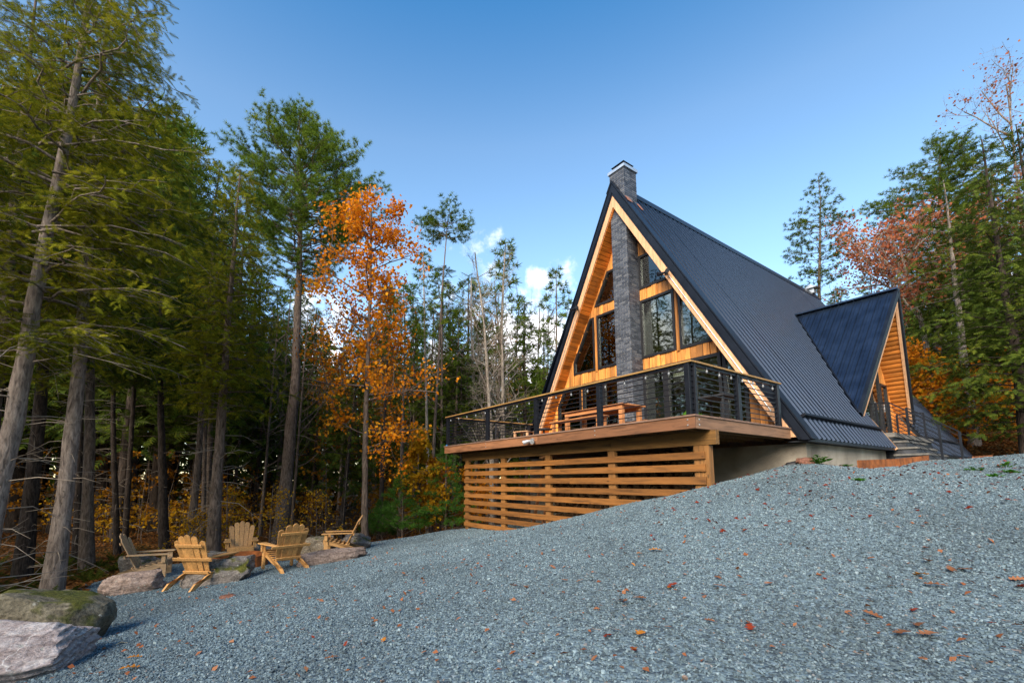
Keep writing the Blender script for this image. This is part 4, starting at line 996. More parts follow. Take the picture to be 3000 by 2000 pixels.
# black side table with stools by the right-hand doors
st = thing('bar_table', 'small black metal table standing by the right end of the deck', 'table', HO, -YAW)
m = MB(); m.box((-1.45, 2.4, .70), (-.75, 3.1, .74)); m.build('tabletop', 'furniture_dark', st)
for u in (-1.4, -.8):
    for v in (2.45, 3.05):
        m = MB(); m.box((u - .02, v - .02, 0), (u + .02, v + .02, .70)); m.build('leg', 'furniture_dark', st)
pl_ = thing('deck_planter', 'low timber box of small pale plants on the deck near the doors', 'planter', hw(-1.95, 3.0), -YAW)
m = MB(); m.box((-.3, -.18, 0), (.3, .18, .26)); m.build('box', 'table_wood', pl_)
V = RNG.normal(0, 1, (220, 3, 3)) * .05 + np.stack([RNG.uniform(-.27, .27, 220), RNG.uniform(-.15, .15, 220), .28 + RNG.random(220) * .16], 1)[:, None]
obj_np('foliage', 'weed_green', pl_, V.reshape(-1, 3), np.arange(660).reshape(-1, 3))
ub = thing('umbrella_stand', 'black parasol base with a short pole at the left end of the deck', 'parasol base', hw(-7.55, 1.3), -YAW)
m = MB(); m.tube([(0, 0, 0), (0, 0, .05), (0, 0, .12)], [.24, .23, .06], 16); m.build('base', 'furniture_dark', ub)
m = MB(); m.tube([(0, 0, .1), (0, 0, .7)], [.026, .026], 8); m.build('pole', 'furniture_dark', ub)
ub2 = thing('side_table', 'dark round side table on the deck beyond the umbrella stand', 'table', hw(-6.5, 2.4), -YAW)
m = MB(); m.tube([(0, 0, .48), (0, 0, .51)], [.28, .28], 18); m.build('tabletop', 'furniture_dark', ub2)
m = MB(); m.tube([(0, 0, 0), (0, 0, .02), (0, 0, .05), (0, 0, .48)], [.2, .2, .03, .03], 12); m.build('pedestal', 'furniture_dark', ub2)

# ------------------------------------------------------------------ Adirondack chairs
def adirondack(loc, face, label, group='timber garden chairs round the fire pit', tilt=0., W='chair_wood'):
    rz = math.atan2(face[1], face[0]) - math.pi / 2
    t = thing('adirondack_chair', label, 'chair', loc, rz, group); t.rotation_euler = (tilt, 0, rz)
    def b(name, p, q, w, th, up=(0, 0, 1)):
        m = MB(); m.bar(p, q, w, th, up); return m.build(name, W, t, bevel=.004)
    for s in (-1, 1):
        m = MB(); m.box((s * .30 - .02, .36, 0), (s * .30 + .02, .46, .52)); m.build('front_leg', W, t, bevel=.004)
        # long rear leg: carries the seat and runs down to the ground behind
        x0, x1 = s * .262 - .018, s * .262 + .018
        prof = [(.44, .27), (.44, .37), (.05, .27), (-.22, .20), (-.40, .10), (-.52, .0), (-.62, .0), (-.50, .11), (-.28, .115), (.05, .17)]
        nn = len(prof); m = MB(); m.add([(x0, y, z) for y, z in prof] + [(x1, y, z) for y, z in prof],
              [tuple(range(nn)), tuple(range(2 * nn - 1, nn - 1, -1))] + [(i, i + nn, (i + 1) % nn + nn, (i + 1) % nn) for i in range(nn)]); m.build('rear_leg', W, t)
        prof = [(s * .235, .50), (s * .40, .52), (s * .405, .40), (s * .33, -.26), (s * .255, -.26)]
        if s < 0: prof = prof[::-1]
        m = MB(); m.prism_h(prof if s > 0 else prof, .522, .548); m.build('arm', W, t, bevel=.004)
        b('arm_bracket', (s * .345, .41, .36), (s * .345, .41, .518), .03, .07, (0, 1, 0))
    for i in range(6):
        f = i / 5; y = .43 - f * .52; z = .385 - f * .135
        m = MB(); m.bar((-.285, y, z), (.285, y, z), .078, .02, (0, .25, 1)); m.build('seat_slat', W, t, bevel=.003)
    m = MB(); m.box((-.30, .462, .27), (.30, .482, .375)); m.build('front_apron', W, t, bevel=.003)
    # fan of five back slats with rounded tops
    bd = Vector((0, -.46, 1)).normalized(); base = Vector((0, -.10, .21)); nrm = Vector((0, 1, .46)).normalized()
    for i in range(5):
        c = i - 2; L_ = .86 - .035 * c * c; x0 = c * .098; x1 = c * .128; hw0, hw1 = .046, .060
        pr = [(x0 - hw0, 0), (x0 + hw0, 0), (x1 + hw1, L_ - .06)] + [(x1 + hw1 * math.cos(q), L_ - .06 + .06 * math.sin(q)) for q in np.linspace(.35, math.pi - .35, 6)] + [(x1 - hw1, L_ - .06)]
        nn = len(pr); cv = nrm * (.012 * c * c * .6)
        vs = [tuple(base + Vector((1, 0, 0)) * x + bd * y + cv) for x, y in pr]; vs += [tuple(Vector(v) - nrm * .02) for v in vs]
        m = MB(); m.add(vs, [tuple(range(nn)), tuple(range(2 * nn - 1, nn - 1, -1))] + [(i_, i_ + nn, (i_ + 1) % nn + nn, (i_ + 1) % nn) for i_ in range(nn)]); m.build('back_slat', W, t)
    for d, hwid in ((.06, .26), (.345, .40), (.64, .27)):
        p = base + bd * d - nrm * .032
        b('back_rail', tuple(p + Vector((-hwid, 0, 0))), tuple(p + Vector((hwid, 0, 0))), .024, .06, tuple(bd))
    return t
PIT = np.array([-6.1, 11.3])
def chair_at(x, y, f, label, W='chair_wood'):
    return adirondack((x, y, yz1(x, y) + .01), f, label, W=W)
chair_at(-5.72, 9.15, (.10, 1), 'timber garden chair seen from behind between the two front rocks')
chair_at(-6.95, 12.75, (.48, -.87), 'timber garden chair facing the camera across the fire pit')
chair_at(-4.48, 10.0, (-.72, .69), 'timber garden chair seen from behind beside the fire ring')
chair_at(-4.05, 12.45, (-.93, -.22), 'timber garden chair seen side-on behind the long slab')
chair_at(-7.75, 10.35, (.90, .42), 'weathered timber garden chair at the far left, half behind another', 'chair_grey')
st_ = thing('deck_stool', 'low pale timber stool on the deck behind the railing', 'stool', hw(-6.35, 1.5), -YAW + .3)
for k in range(4):
    m = MB(); m.box((-.26, -.22 + k * .11, .34), (.26, -.22 + k * .11 + .1, .36)); m.build('seat_slat', 'fascia_wood', st_)
for a in (-.22, .22):
    for b in (-.18, .18):
        m = MB(); m.box((a - .03, b - .03, 0), (a + .03, b + .03, .34)); m.build('leg', 'fascia_wood', st_)

# ------------------------------------------------------------------ rocks
rock_mat('rock_pink', (.12, .085, .068), (.30, .22, .18), (.45, .35, .30), layers=.6)
rock_mat('rock_grey', (.07, .062, .055), (.19, .165, .145), (.33, .29, .25), moss=.15, layers=.4)
rock_mat('rock_tan', (.11, .085, .055), (.28, .22, .15), (.44, .37, .27), moss=.2, layers=.3)
rock_mat('rock_moss', (.05, .045, .034), (.15, .13, .09), (.27, .235, .165), moss=.42, layers=.2)
rock_mat('rock_pale', (.17, .12, .105), (.40, .33, .31), (.60, .55, .53), layers=1.0, vein=.8)
rock_mat('rock_brown', (.07, .05, .04), (.20, .15, .125), (.33, .26, .22), layers=.8)
rock_mat('rock_red', (.08, .035, .022), (.20, .09, .06), (.30, .15, .10))
def rock(name, loc, dims, seed, mat, label, rz=0., tilt=(0, 0), cat='rock', planes=22, boxy=.72, rough=.10, sub=5, sink=.25, group=None, layer=0., parent=None):
    import bmesh
    bm = bmesh.new(); bmesh.ops.create_icosphere(bm, subdivisions=sub, radius=1.0); rr = random.Random(seed)
    pl = []
    for sx in (-1, 1):
        for ax in range(3):
            n = Vector((rr.gauss(0, .13), rr.gauss(0, .13), rr.gauss(0, .13))); n[ax] += sx; pl.append((n.normalized(), boxy * rr.uniform(.85, 1.05)))
    for _ in range(planes): pl.append((Vector((rr.gauss(0, 1), rr.gauss(0, 1), rr.gauss(0, .8))).normalized(), rr.uniform(.82, 1.0) * (boxy + .12)))
    off = Vector((rr.uniform(0, 50), rr.uniform(0, 50), rr.uniform(0, 50)))
    for v in bm.verts:
        p = v.co * 1.25
        for n, d in pl:
            e = p.dot(n) - d
            if e > 0: p = p - n * e
        q = p + off
        k = mnoise.fractal(q * 1.4, 1.0, 2.0, 5) * rough + (mnoise.ridged_multi_fractal(q * 2.2, 1., 2.1, 5, 1., 2.) - 1.1) * rough * .38
        if layer: k += (abs(((p.z * 7 + mnoise.noise(q * 1.2) * 1.5) % 1) - .5) - .25) * layer
        p = p + v.co.normalized() * k
        v.co = Vector((p.x * dims[0] / 2 / boxy, p.y * dims[1] / 2 / boxy, p.z * dims[2] / 2 / boxy))
    me = bpy.data.meshes.new(name); bm.to_mesh(me); bm.free(); me.polygons.foreach_set('use_smooth', np.ones(len(me.polygons), bool)); me.materials.append(MATS[mat])
    try: me.set_sharp_from_angle(angle=R_(38))
    except Exception: pass
    o = link(bpy.data.objects.new(name, me), parent); o.location = (loc[0], loc[1], loc[2] + dims[2] * (.5 - sink)); o.rotation_euler = (tilt[0], tilt[1], rz)
    if parent is None: tag(o, label, cat, group)
    return o
def rock_px(px, y, dims, seed, mat, label, **k):
    x = (px - CX) / FPX * y * 1.008; return rock(k.pop('name', 'boulder'), (x, y, yz1(x, y)), dims, seed, mat, label, **k)
G6 = 'rocks set round the fire pit'
rock_px(440, 9.0, (1.02, .55, .44), 3, 'rock_pink', 'pinkish flat-topped rock at the left end of the fire pit circle', rz=.25, tilt=(0, -.10), group=G6, sink=.22)
rock_px(668, 9.35, (1.28, .62, .55), 8, 'rock_grey', 'grey-brown block of stone in front of the fire ring', rz=.28, tilt=(0, -.10), group=G6, sink=.2)
rock_px(985, 10.55, (1.45, .45, .34), 12, 'rock_brown', 'long low brownish slab under the side-on chair', rz=.33, tilt=(0, -.10), group=G6, sink=.2)
rock_px(945, 13.0, (1.05, .7, .62), 21, 'rock_tan', 'tan lichen-spotted boulder behind the long slab', rz=.1, group=G6, sink=.2)
rock_px(1052, 13.2, (.8, .6, .55), 22, 'rock_grey', 'grey boulder right behind the side-on chair', group=G6, sink=.2)
rock_px(657, 12.0, (.75, .5, .45), 31, 'rock_grey', 'low grey rock left of the chair that faces the camera', group=G6, sink=.25)
rock_px(460, 10.9, (.85, .7, .55), 33, 'rock_grey', 'rounded grey boulder behind the leftmost chair', group=G6, sink=.22, boxy=.85)
rock_px(785, 12.9, (.6, .45, .5), 35, 'rock_grey', 'small grey rock between the camera-facing chair and its right neighbour', group=G6, sink=.2)
rock('boulder', (-4.18, 3.72, yz1(-4.18, 3.72)), (1.65, 1.0, .48), 41, 'rock_pale', 'pale layered boulder with white veins in the bottom left corner', rz=.5, tilt=(.06, -.04), sub=6, rough=.05, sink=.26, layer=.05)
rock('boulder', (-4.74, 5.05, yz1(-4.74, 5.05)), (1.06, .80, .80), 45, 'rock_moss', 'mossy boulder behind the pale layered boulder', rz=.15, tilt=(0, .12), sub=5, sink=.25, rough=.08)
rock('boulder', (-6.3, 5.2, yz1(-6.3, 5.2)), (1.0, .9, .5), 47, 'rock_pink', 'flat pinkish slab at the left edge beside the mossy boulder', sink=.2)
rock('boulder', (-6.6, 7.1, yz1(-6.6, 7.1)), (1.1, .6, .24), 49, 'rock_grey', 'thin grey slab lying beyond the mossy boulder', rz=.2, sink=.3)
p_ = hw(.28, 3.42); rock('stone', (p_[0], p_[1], yz1(p_[0], p_[1])), (.34, .2, .16), 55, 'rock_red', 'small reddish stone beside the weeds at the foundation corner', sink=.2, sub=3)
for k_, (px, py, s, lb) in enumerate(((670, 1757, .26, 'flat dark brown stone lying on the gravel below the pit rocks'), (820, 1730, .13, 'small brown stone on the gravel near the back of a chair'),
      (1545, 1835, .13, 'orange-brown stone in the gravel, left of the leaves'), (1612, 1823, .085, 'rusty brown pebble uppermost of a pair on the gravel'), (1608, 1843, .09, 'rusty brown pebble lower of a pair on the gravel'), (1880, 1752, .14, 'dark brown clod on the gravel in mid-foreground'))):
    p = on_ground(px, py); rock('stone', p, (s, s * .7, s * .4), 60 + k_, 'rock_red', lb, sink=.2, sub=3)

# fire ring
fr_ = thing('fire_ring', 'rusty steel fire ring in the middle of the chairs', 'fire pit', (PIT[0], PIT[1] - .1, yz1(PIT[0], PIT[1] - .1)))
m = MB(); q = 28; r0, r1 = .60, .585
for (ra, rb_, z0, z1) in ((r0, r1, -.05, .30),):
    vs = []
    for i in range(q):
        a = 2 * math.pi * i / q
        for r, z in ((ra, z0), (ra, z1), (rb_, z1), (rb_, z0)): vs.append((r * math.cos(a), r * math.sin(a), z))
    m.add(vs, [(4 * i + j, 4 * ((i + 1) % q) + j, 4 * ((i + 1) % q) + (j + 1) % 4, 4 * i + (j + 1) % 4) for i in range(q) for j in range(4)])
m.build('ring', 'rust_steel', fr_)
m = MB()
for i in range(4):
    a = i * .9; m.tube([(.4 * math.cos(a), .4 * math.sin(a), .08), (-.35 * math.cos(a + .3), -.35 * math.sin(a + .3), .16)], [.05, .04], 7)
m.build('charred_logs', 'furniture_dark', fr_)
# stick leaning at the mossy boulder, dry stalks on the gravel
sp_ = on_ground(262, 1912)
m = MB(); m.tube([(sp_[0] - .19, sp_[1] + .02, sp_[2] + .22), (sp_[0] - .09, sp_[1] + .0, sp_[2] + .13), (sp_[0], sp_[1], sp_[2])], [.022, .026, .02], 7); tag(m.build('stick', 'wet_stick'), 'short dark broken stick leaning against the mossy boulder', 'stick')
sp_ = on_ground(370, 1895)
m = MB(); m.tube([sp_ + np.array([-.10, -.06, .02]), sp_ + np.array([-.05, .0, .05]), sp_ + np.array([.06, .02, .02])], [.003] * 3, 4); tag(m.build('dry_stalk', 'dry_stem'), 'thin straw-coloured stalk lying on the gravel near the mossy boulder', 'stalk')

# ------------------------------------------------------------------ small things round the house
p_ = hw(.10, 3.44, -.83)
bl = thing('ground_floodlight', 'black cylindrical floodlight lying at the corner of the foundation', 'floodlight', p_, -YAW + .5)
m = MB(); m.tube([(-.17, 0, 0), (-.15, 0, .0), (.13, 0, .05), (.17, 0, .055)], [.07, .095, .105, .10], 14); m.build('housing', 'furniture_dark', bl)
m = MB(); m.box((-.05, -.06, -.24), (.05, .06, -.05)); m.build('stake', 'furniture_dark', bl)
def weed(loc, r, n, label, seed):
    t = thing('weed', label, 'plant', loc); g = np.random.default_rng(seed)
    a = g.uniform(0, 6.28, n); d = g.random(n) ** .6 * r; el = g.uniform(.2, 1, n)
    c = np.stack([np.cos(a) * d, np.sin(a) * d, .03 + (r * .8) * el * (1 - d / r * .5)], 1); s = g.uniform(.025, .06, n)[:, None]
    f = np.stack([np.cos(a), np.sin(a), g.uniform(-.2, .6, n)], 1); sd = np.stack([-np.sin(a), np.cos(a), g.normal(0, .3, n)], 1)
    V = np.stack([c - f * s, c + sd * s * .55, c + f * s, c - sd * s * .55], 1)
    obj_np('leaves', 'weed_green', t, V.reshape(-1, 3), None, np.arange(4 * n).reshape(-1, 4))
    P = [[(0, 0, -.02), tuple(c[i] * .6), tuple(c[i])] for i in range(0, n, 5)]; V2, F2 = tube_np(P, [.003] * len(P), 3); obj_np('stems', 'weed_green', t, V2, None, F2)
for k_, (u, v, r, nn, lb) in enumerate(((.46, 3.55, .22, 130, 'leafy green weed clump beside the black floodlight'), (.30, 4.0, .09, 30, 'small weed growing against the foundation corner'), (.55, 5.9, .13, 50, 'weed tuft in the gravel halfway along the foundation'), (.5, 5.0, .08, 26, 'low weed sprig by the foundation, left of the tuft'))):
    p = hw(u, v); weed((p[0], p[1], yz1(p[0], p[1])), r, nn, lb, 80 + k_)
for k_, (px, py, r) in enumerate(((2520, 1415, .07), (2855, 1385, .12), (2950, 1375, .14), (2965, 1392, .10), (2925, 1405, .10))):
    p = on_ground(px, py); weed((p[0], p[1], p[2]), r, 30, ['tiny weed sprig in the gravel below the rusty edging', 'weed tuft right of the step posts', 'uppermost weed patch in the gravel at the right edge', 'weed patch in the gravel by the right edge, under the uppermost', 'lowest weed patch in the gravel near the right edge'][k_], 90 + k_)
def strip(u0, v0, u1, v1, label, th=.012, hh=.18, name='steel_edging'):
    a, b = hw(u0, v0), hw(u1, v1); z0, z1 = yz1(a[0], a[1]), yz1(b[0], b[1]); m = MB()
    d = (b - a)[:2]; nn = np.array([-d[1], d[0]]) / np.linalg.norm(d) * th
    m.hexa([(a[0], a[1], z0 - .1), (b[0], b[1], z1 - .1), (b[0] + nn[0], b[1] + nn[1], z1 - .1), (a[0] + nn[0], a[1] + nn[1], z0 - .1), (a[0], a[1], z0 + hh), (b[0], b[1], z1 + hh), (b[0] + nn[0], b[1] + nn[1], z1 + hh), (a[0] + nn[0], a[1] + nn[1], z0 + hh)])
    tag(m.build(name, 'rust_steel'), label, 'edging', 'rusty steel edging strips by the steps')
strip(1.05, 3.75, 1.05, 6.1, 'rusty steel edging strip nearest the camera, below the foundation')
strip(1.05, 6.14, 1.12, 8.55, 'darker rusty steel edging strip running up to the steps')
strip(1.45, 11.5, 1.50, 14.2, 'short rusty steel edging strip right of the steps')
# low dry-stone wall at the foot of the wooded bank
sw = thing('stone_wall', 'tumbled dry-stone wall along the foot of the wooded bank', 'wall', (0, 0, 0))
a_, b_ = at(2790, 1262, 23.5), at(3200, 1262, 21.5)
for i in range(70):
    t = random.random(); x, y = a_[0] + (b_[0] - a_[0]) * t, a_[1] + (b_[1] - a_[1]) * t + random.uniform(-.3, .3)
    rock('wall_stone', (x, y, gz(x, y) + random.choice((0, 0, .16, .3)) - .05), (random.uniform(.3, .75), random.uniform(.25, .5), random.uniform(.14, .3)), 200 + i, random.choice(('rock_grey', 'rock_tan')), '', rz=random.uniform(-.5, .5), sub=2, parent=sw, planes=6)
# ------------------------------------------------------------------ trees
leaf_mat('hemlock_needles', [(.036, .050, .007), (.105, .120, .010), (.21, .20, .014), (.36, .285, .02)], .35)
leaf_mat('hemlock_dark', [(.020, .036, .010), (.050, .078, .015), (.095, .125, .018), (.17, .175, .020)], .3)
leaf_mat('pine_needles', [(.030, .054, .012), (.068, .115, .016), (.125, .175, .020), (.20, .22, .024)], .35)
leaf_mat('young_pine', [(.04, .10, .02), (.085, .19, .03), (.14, .28, .04)], .4)
leaf_mat('maple_orange', [(.26, .062, .008), (.46, .135, .008), (.62, .225, .012), (.64, .34, .025)], .45)
leaf_mat('oak_red', [(.20, .055, .032), (.33, .095, .048), (.43, .155, .072), (.38, .19, .09)], .4)
leaf_mat('beech_yellow', [(.30, .12, .008), (.45, .22, .012), (.55, .32, .02), (.36, .16, .01)], .45)
leaf_mat('beech_orange', [(.28, .075, .008), (.42, .13, .010), (.50, .19, .012), (.34, .17, .012)], .45)
leaf_mat('understory', [(.16, .05, .008), (.26, .10, .010), (.34, .15, .012), (.12, .07, .010)], .4)
leaf_mat('fern_green', [(.03, .05, .008), (.07, .085, .012), (.13, .12, .02)], .35)
leaf_mat('litter', [(.07, .028, .012), (.15, .06, .02), (.24, .10, .03), (.30, .13, .035)], .2)
leaf_mat('fallen_leaf', [(.16, .05, .022), (.26, .10, .045), (.34, .16, .085)], .2)
leaf_mat('fallen_leaf_red', [(.16, .022, .012), (.26, .045, .02)], .2)
leaf_mat('fallen_leaf_orange', [(.40, .13, .02), (.50, .20, .03)], .2)
bark_mat('bark_grey', (.17, .138, .118), (.30, .25, .215))
bark_mat('bark_brown', (.105, .078, .060), (.19, .145, .115))
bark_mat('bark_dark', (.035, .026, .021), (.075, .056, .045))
bark_mat('bark_pale', (.22, .185, .15), (.40, .35, .29))
plain('dead_twig', (.27, .22, .17), .9, 0, .2, .3, 5)

def nrm(a): return a / (np.linalg.norm(a, axis=-1, keepdims=True) + 1e-9)
def place_tris(T, O, Fw, Up, S):
    """template T (K,3,3) in forward/side/up, copied to each origin"""
    Fw = nrm(Fw); Sd = nrm(np.cross(Up, Fw)); Up = np.cross(Fw, Sd)
    V = (T[None, :, :, 0, None] * Fw[:, None, None] + T[None, :, :, 1, None] * Sd[:, None, None] + T[None, :, :, 2, None] * Up[:, None, None]) * S[:, None, None, None]
    return (V + O[:, None, None]).reshape(-1, 3)
def frond_template(pairs=7, ll=.30, w=.055):
    T = []
    for i in range(pairs):
        x = .10 + .85 * i / pairs; l = ll * (1 - .55 * i / pairs)
        for s in (-1, 1):
            T.append([(x - w / 2, 0, 0), (x + w / 2, 0, 0), (x + .55 * l, s * l, -.12 * l)])
    T.append([(.85, -w / 2, 0), (.85, w / 2, 0), (1.08, 0, -.02)])
    return np.array(T)
FR_FINE, FR_MID = frond_template(8, .32, .085), frond_template(5, .36, .15)
def tuft_template(n, seed, w=.055):
    g = np.random.default_rng(seed); T = []
    for i in range(n):
        d = nrm(np.array([g.uniform(.1, 1.0), g.normal(0, .62), g.normal(.18, .5)])); s = nrm(np.cross(d, g.normal(0, 1, 3))) * w * .5
        T.append([-s, s, d * g.uniform(.75, 1.1)])
    return np.array(T)
TUFT, TUFT_S = tuft_template(20, 4, .075), tuft_template(12, 5, .12)

def conifer_mesh(trunk, cb, ce, R, seed, kind='hemlock', nb=70, det=1.0, up=.12, droop=.24, prof=None, az_bias=None, flat=.5, tmpl=None, miss=0.):
    """trunk: function z->xyz (local). returns branch tube paths and foliage triangles"""
    g = np.random.default_rng(seed); tris = []; paths, rads = [], []
    T = tmpl if tmpl is not None else (FR_MID if kind == 'hemlock' else TUFT_S)
    prof = prof or (lambda t: max(.06, (1 - t) ** .75 * min(1, .55 + t * 2.2)))
    for b in range(nb):
        t = (b + g.random()) / nb; z = cb + (ce - cb) * t; L = R * prof(t) * g.uniform(.65, 1.15)
        if g.random() < miss: continue
        az = b * 2.399 + g.normal(0, .35)
        if az_bias is not None and g.random() < az_bias[1]: az = az_bias[0] + g.normal(0, .6)
        d = np.array([math.cos(az), math.sin(az), 0.]); sd = np.array([-d[1], d[0], 0.]); p0 = np.array(trunk(z))
        u_, dr_ = up * g.uniform(.5, 1.6) + (.35 * t if kind == 'hemlock' else .25 * t), droop * g.uniform(.6, 1.4)
        ts = np.linspace(0, 1, 7); wig = np.cumsum(g.normal(0, .06, 7)) * L
        P = p0 + d * (ts * L)[:, None] + np.array([0, 0, 1.]) * ((u_ * ts - dr_ * ts ** 2.2) * L)[:, None] + sd * wig[:, None]
        paths.append(P); rads.append(np.linspace(max(.008, .011 * L + .004), .004, 7))
        # secondaries
        sp = .14 * det if kind == 'hemlock' else .13 * det
        t_in = .12 if kind == 'hemlock' else .30
        ns = max(3, int(L * (1 - t_in) / sp)); st = t_in + (1 - t_in) * (np.arange(ns) + g.random(ns)) / ns
        B = np.stack([np.interp(st, ts, P[:, k]) for k in range(3)], 1)
        sg = np.where(np.arange(ns) % 2 == 0, 1, -1)
        l2 = (np.minimum(.42 * L, 1.15) * (1 - .72 * st) + .16 * det) * g.uniform(.6, 1.2, ns)
        sdv = nrm(d * g.uniform(.5, .9, ns)[:, None] + sd * sg[:, None] * g.uniform(.6, 1.0, ns)[:, None] + np.array([0, 0, 1.]) * g.normal(.02 if kind == 'hemlock' else .28, .30 if kind == 'hemlock' else .2, ns)[:, None])
        fl = (.30 if kind == 'hemlock' else .22) * det
        nf = np.maximum(2, (l2 / (fl * (.36 if kind == 'hemlock' else .42))).astype(int))
        idx = np.repeat(np.arange(ns), nf); k = np.concatenate([np.arange(n) for n in nf]); s = (k + .6) / nf[idx]
        if kind != 'hemlock': s = .35 + .65 * s
        O = B[idx] + sdv[idx] * (s * l2[idx])[:, None] + np.array([0, 0, -1.]) * ((.30 if kind == 'hemlock' else -.10) * s ** 2 * l2[idx])[:, None] + g.normal(0, .02 * det, (len(idx), 3))
        side = nrm(np.cross(sdv[idx], np.array([0, 0, 1.]))) * np.where(k % 2 == 0, 1, -1)[:, None]
        Fw = nrm(sdv[idx] * .8 + side * g.uniform(.2, .9, len(idx))[:, None] + np.array([0, 0, 1.]) * ((-.25 if kind == 'hemlock' else .45) + g.normal(0, .42, len(idx)))[:, None] + g.normal(0, .22, (len(idx), 3)))
        Up = np.array([0, 0, 1.]) + g.normal(0, flat, (len(idx), 3))
        S = fl * g.uniform(.7, 1.25, len(idx)) * (1 - .25 * s)
        tris.append(place_tris(T, O, Fw, Up, S))
        # twig tubes for the bigger secondaries
        for i in np.nonzero(l2 > .45)[0][::2]:
            paths.append(np.stack([B[i], B[i] + sdv[i] * l2[i] * .5 - np.array([0, 0, .04]), B[i] + sdv[i] * l2[i] * .9 - np.array([0, 0, .18 * l2[i] if kind == 'hemlock' else -.05])])); rads.append(np.array([.008, .006, .003]))
    return paths, rads, (np.concatenate(tris) if tris else np.zeros((0, 3)))

def trunk_fn(pts):
    pts = np.asarray(pts, float)
    def f(z):
        return np.array([np.interp(z, pts[:, 2], pts[:, 0]), np.interp(z, pts[:, 2], pts[:, 1]), z])
    return f
def trunk_tube(fn, z0, z1, r0, r1, n=26, seed=0, sides=12, flare=.2):
    g = np.random.default_rng(seed); z = np.linspace(z0, z1, n); P = np.array([fn(q) for q in z]); P[:, :2] += np.cumsum(g.normal(0, .012 * r0 / .15, (n, 2)), 0) * .6
    t = np.linspace(0, 1, n); r = r0 + (r1 - r0) * t ** .85; r = r * (1 + flare * np.exp(-t * n / 2.2)) * g.uniform(.96, 1.04, n)
    V, F = tube_np([P], [r], sides)
    # knobbly bark outline
    V = V + (V - np.repeat(P, sides, 0)) * g.normal(0, .04, (len(V), 1))
    return V, F
def stubs(fn, z0, z1, n, Lr, seed, r=.012, drop=.25):
    g = np.random.default_rng(seed); P, Rr = [], []
    for i in range(n):
        z = g.uniform(z0, z1); a = g.uniform(0, 6.28); L = g.uniform(*Lr); p = fn(z); d = np.array([math.cos(a), math.sin(a), g.normal(.05, .2)])
        m1 = p + d * L * .5 + np.array([0, 0, g.normal(0, .03)]) * L; e = p + d * L + np.array([0, 0, -drop * L * g.random()])
        P.append([p, m1, e]); Rr.append([r * (.5 + L * .35), r * (.4 + L * .2), r * .2])
        if L > .8:
            for q in range(int(g.integers(1, 4))):
                b = m1 + (e - m1) * g.uniform(0, .7); d2 = nrm(d + g.normal(0, .6, 3)); P.append([b, b + d2 * L * .2, b + d2 * L * .38]); Rr.append([r * .35, r * .25, r * .12])
    return P, Rr
def tree(name, label, cat, loc, group=None, rz=0.):
    return thing(name, label, cat, loc, rz, group)
def px_trunk(path, y, extra=6.0):
    """world points up a trunk from photograph pixels at ground distance y; base is set on the ground"""
    W = [at(px, py, y) for px, py in path]; base = np.array([W[0][0], y, 0.]); base[2] = gz(base[0], base[1]) - .12
    top = W[-1]; d = W[-1] - W[-2]; d = d / max(.3, d[2]); L = [np.zeros(3)] + [w - base for w in W if w[2] - base[2] > .4]
    for k in range(1, 4): L.append(L[-1] + (d * np.array([.6, .6, 1])) * extra / 3)
    return base, trunk_fn(L)
def conifer_tree(name, label, base, fn, H, cb, R, r0, seed, kind='hemlock', nb=70, det=1.0, bark='bark_brown', leaf='hemlock_needles', stub=0, group=None, stub_len=(.2, .9), z1=None, **kw):
    t = tree(name, label, 'tree', base, group)
    V, F = trunk_tube(fn, 0, H, r0, .02, 30, seed); obj_np('trunk', bark, t, V, None, F, True)
    P, Rr, X = conifer_mesh(fn, cb, H, R, seed + 1, kind, nb, det, **kw)
    V, F = tube_np(P, Rr, 4); obj_np('limbs', bark, t, V, None, F, True)
    obj_np('crown', leaf, t, X, np.arange(len(X)).reshape(-1, 3))
    if stub:
        P, Rr = stubs(fn, .6, cb + .3, stub, stub_len, seed + 2); V, F = tube_np(P, Rr, 4); obj_np('dead_branches', 'dead_twig', t, V, None, F)
    return t
# leaf clusters for broadleaf trees
def leaf_quads(C, size, g, droop=.5, elong=1.5):
    n = len(C); f = nrm(g.normal(0, 1, (n, 3)) + np.array([0, 0, -droop])); s = nrm(np.cross(f, g.normal(0, 1, (n, 3)))); S = (size * g.uniform(.6, 1.25, n))[:, None]
    nn = np.cross(f, s)
    V = np.stack([C, C + f * S * .55 * elong / 1.5 + s * S * .42 + nn * S * .12, C + f * S * elong / 1.5 * 1.1, C + f * S * .55 * elong / 1.5 - s * S * .42 + nn * S * .12], 1)
    return V.reshape(-1, 3), np.arange(4 * n).reshape(-1, 4)
def grow(p, d, L, r, lev, maxlev, g, paths, rads, tips, kids=(4, 6), spread=.7, upb=.12, ratio=(.45, .7), wig=.12, start=.3):
    n = 5; ts = np.linspace(0, 1, n); P = [p]; dd = d
    for i in range(n - 1):
        dd = nrm(dd + g.normal(0, wig, 3) + np.array([0, 0, upb])); P.append(P[-1] + dd * L / (n - 1))
    P = np.array(P); paths.append(P); rads.append(np.linspace(r, max(.003, r * .45), n))
    if lev >= maxlev:
        tips.append(P); return
    for k in range(int(g.integers(kids[0], kids[1] + 1))):
        t = start + (1 - start) * g.random(); q = np.array([np.interp(t, ts, P[:, j]) for j in range(3)]); e = nrm(dd * .6 + g.normal(0, spread, 3))
        grow(q, e, L * g.uniform(*ratio), r * (.5 - .15 * t), lev + 1, maxlev, g, paths, rads, tips, kids, spread, upb, ratio, wig, start)
    tips.append(P[-2:])
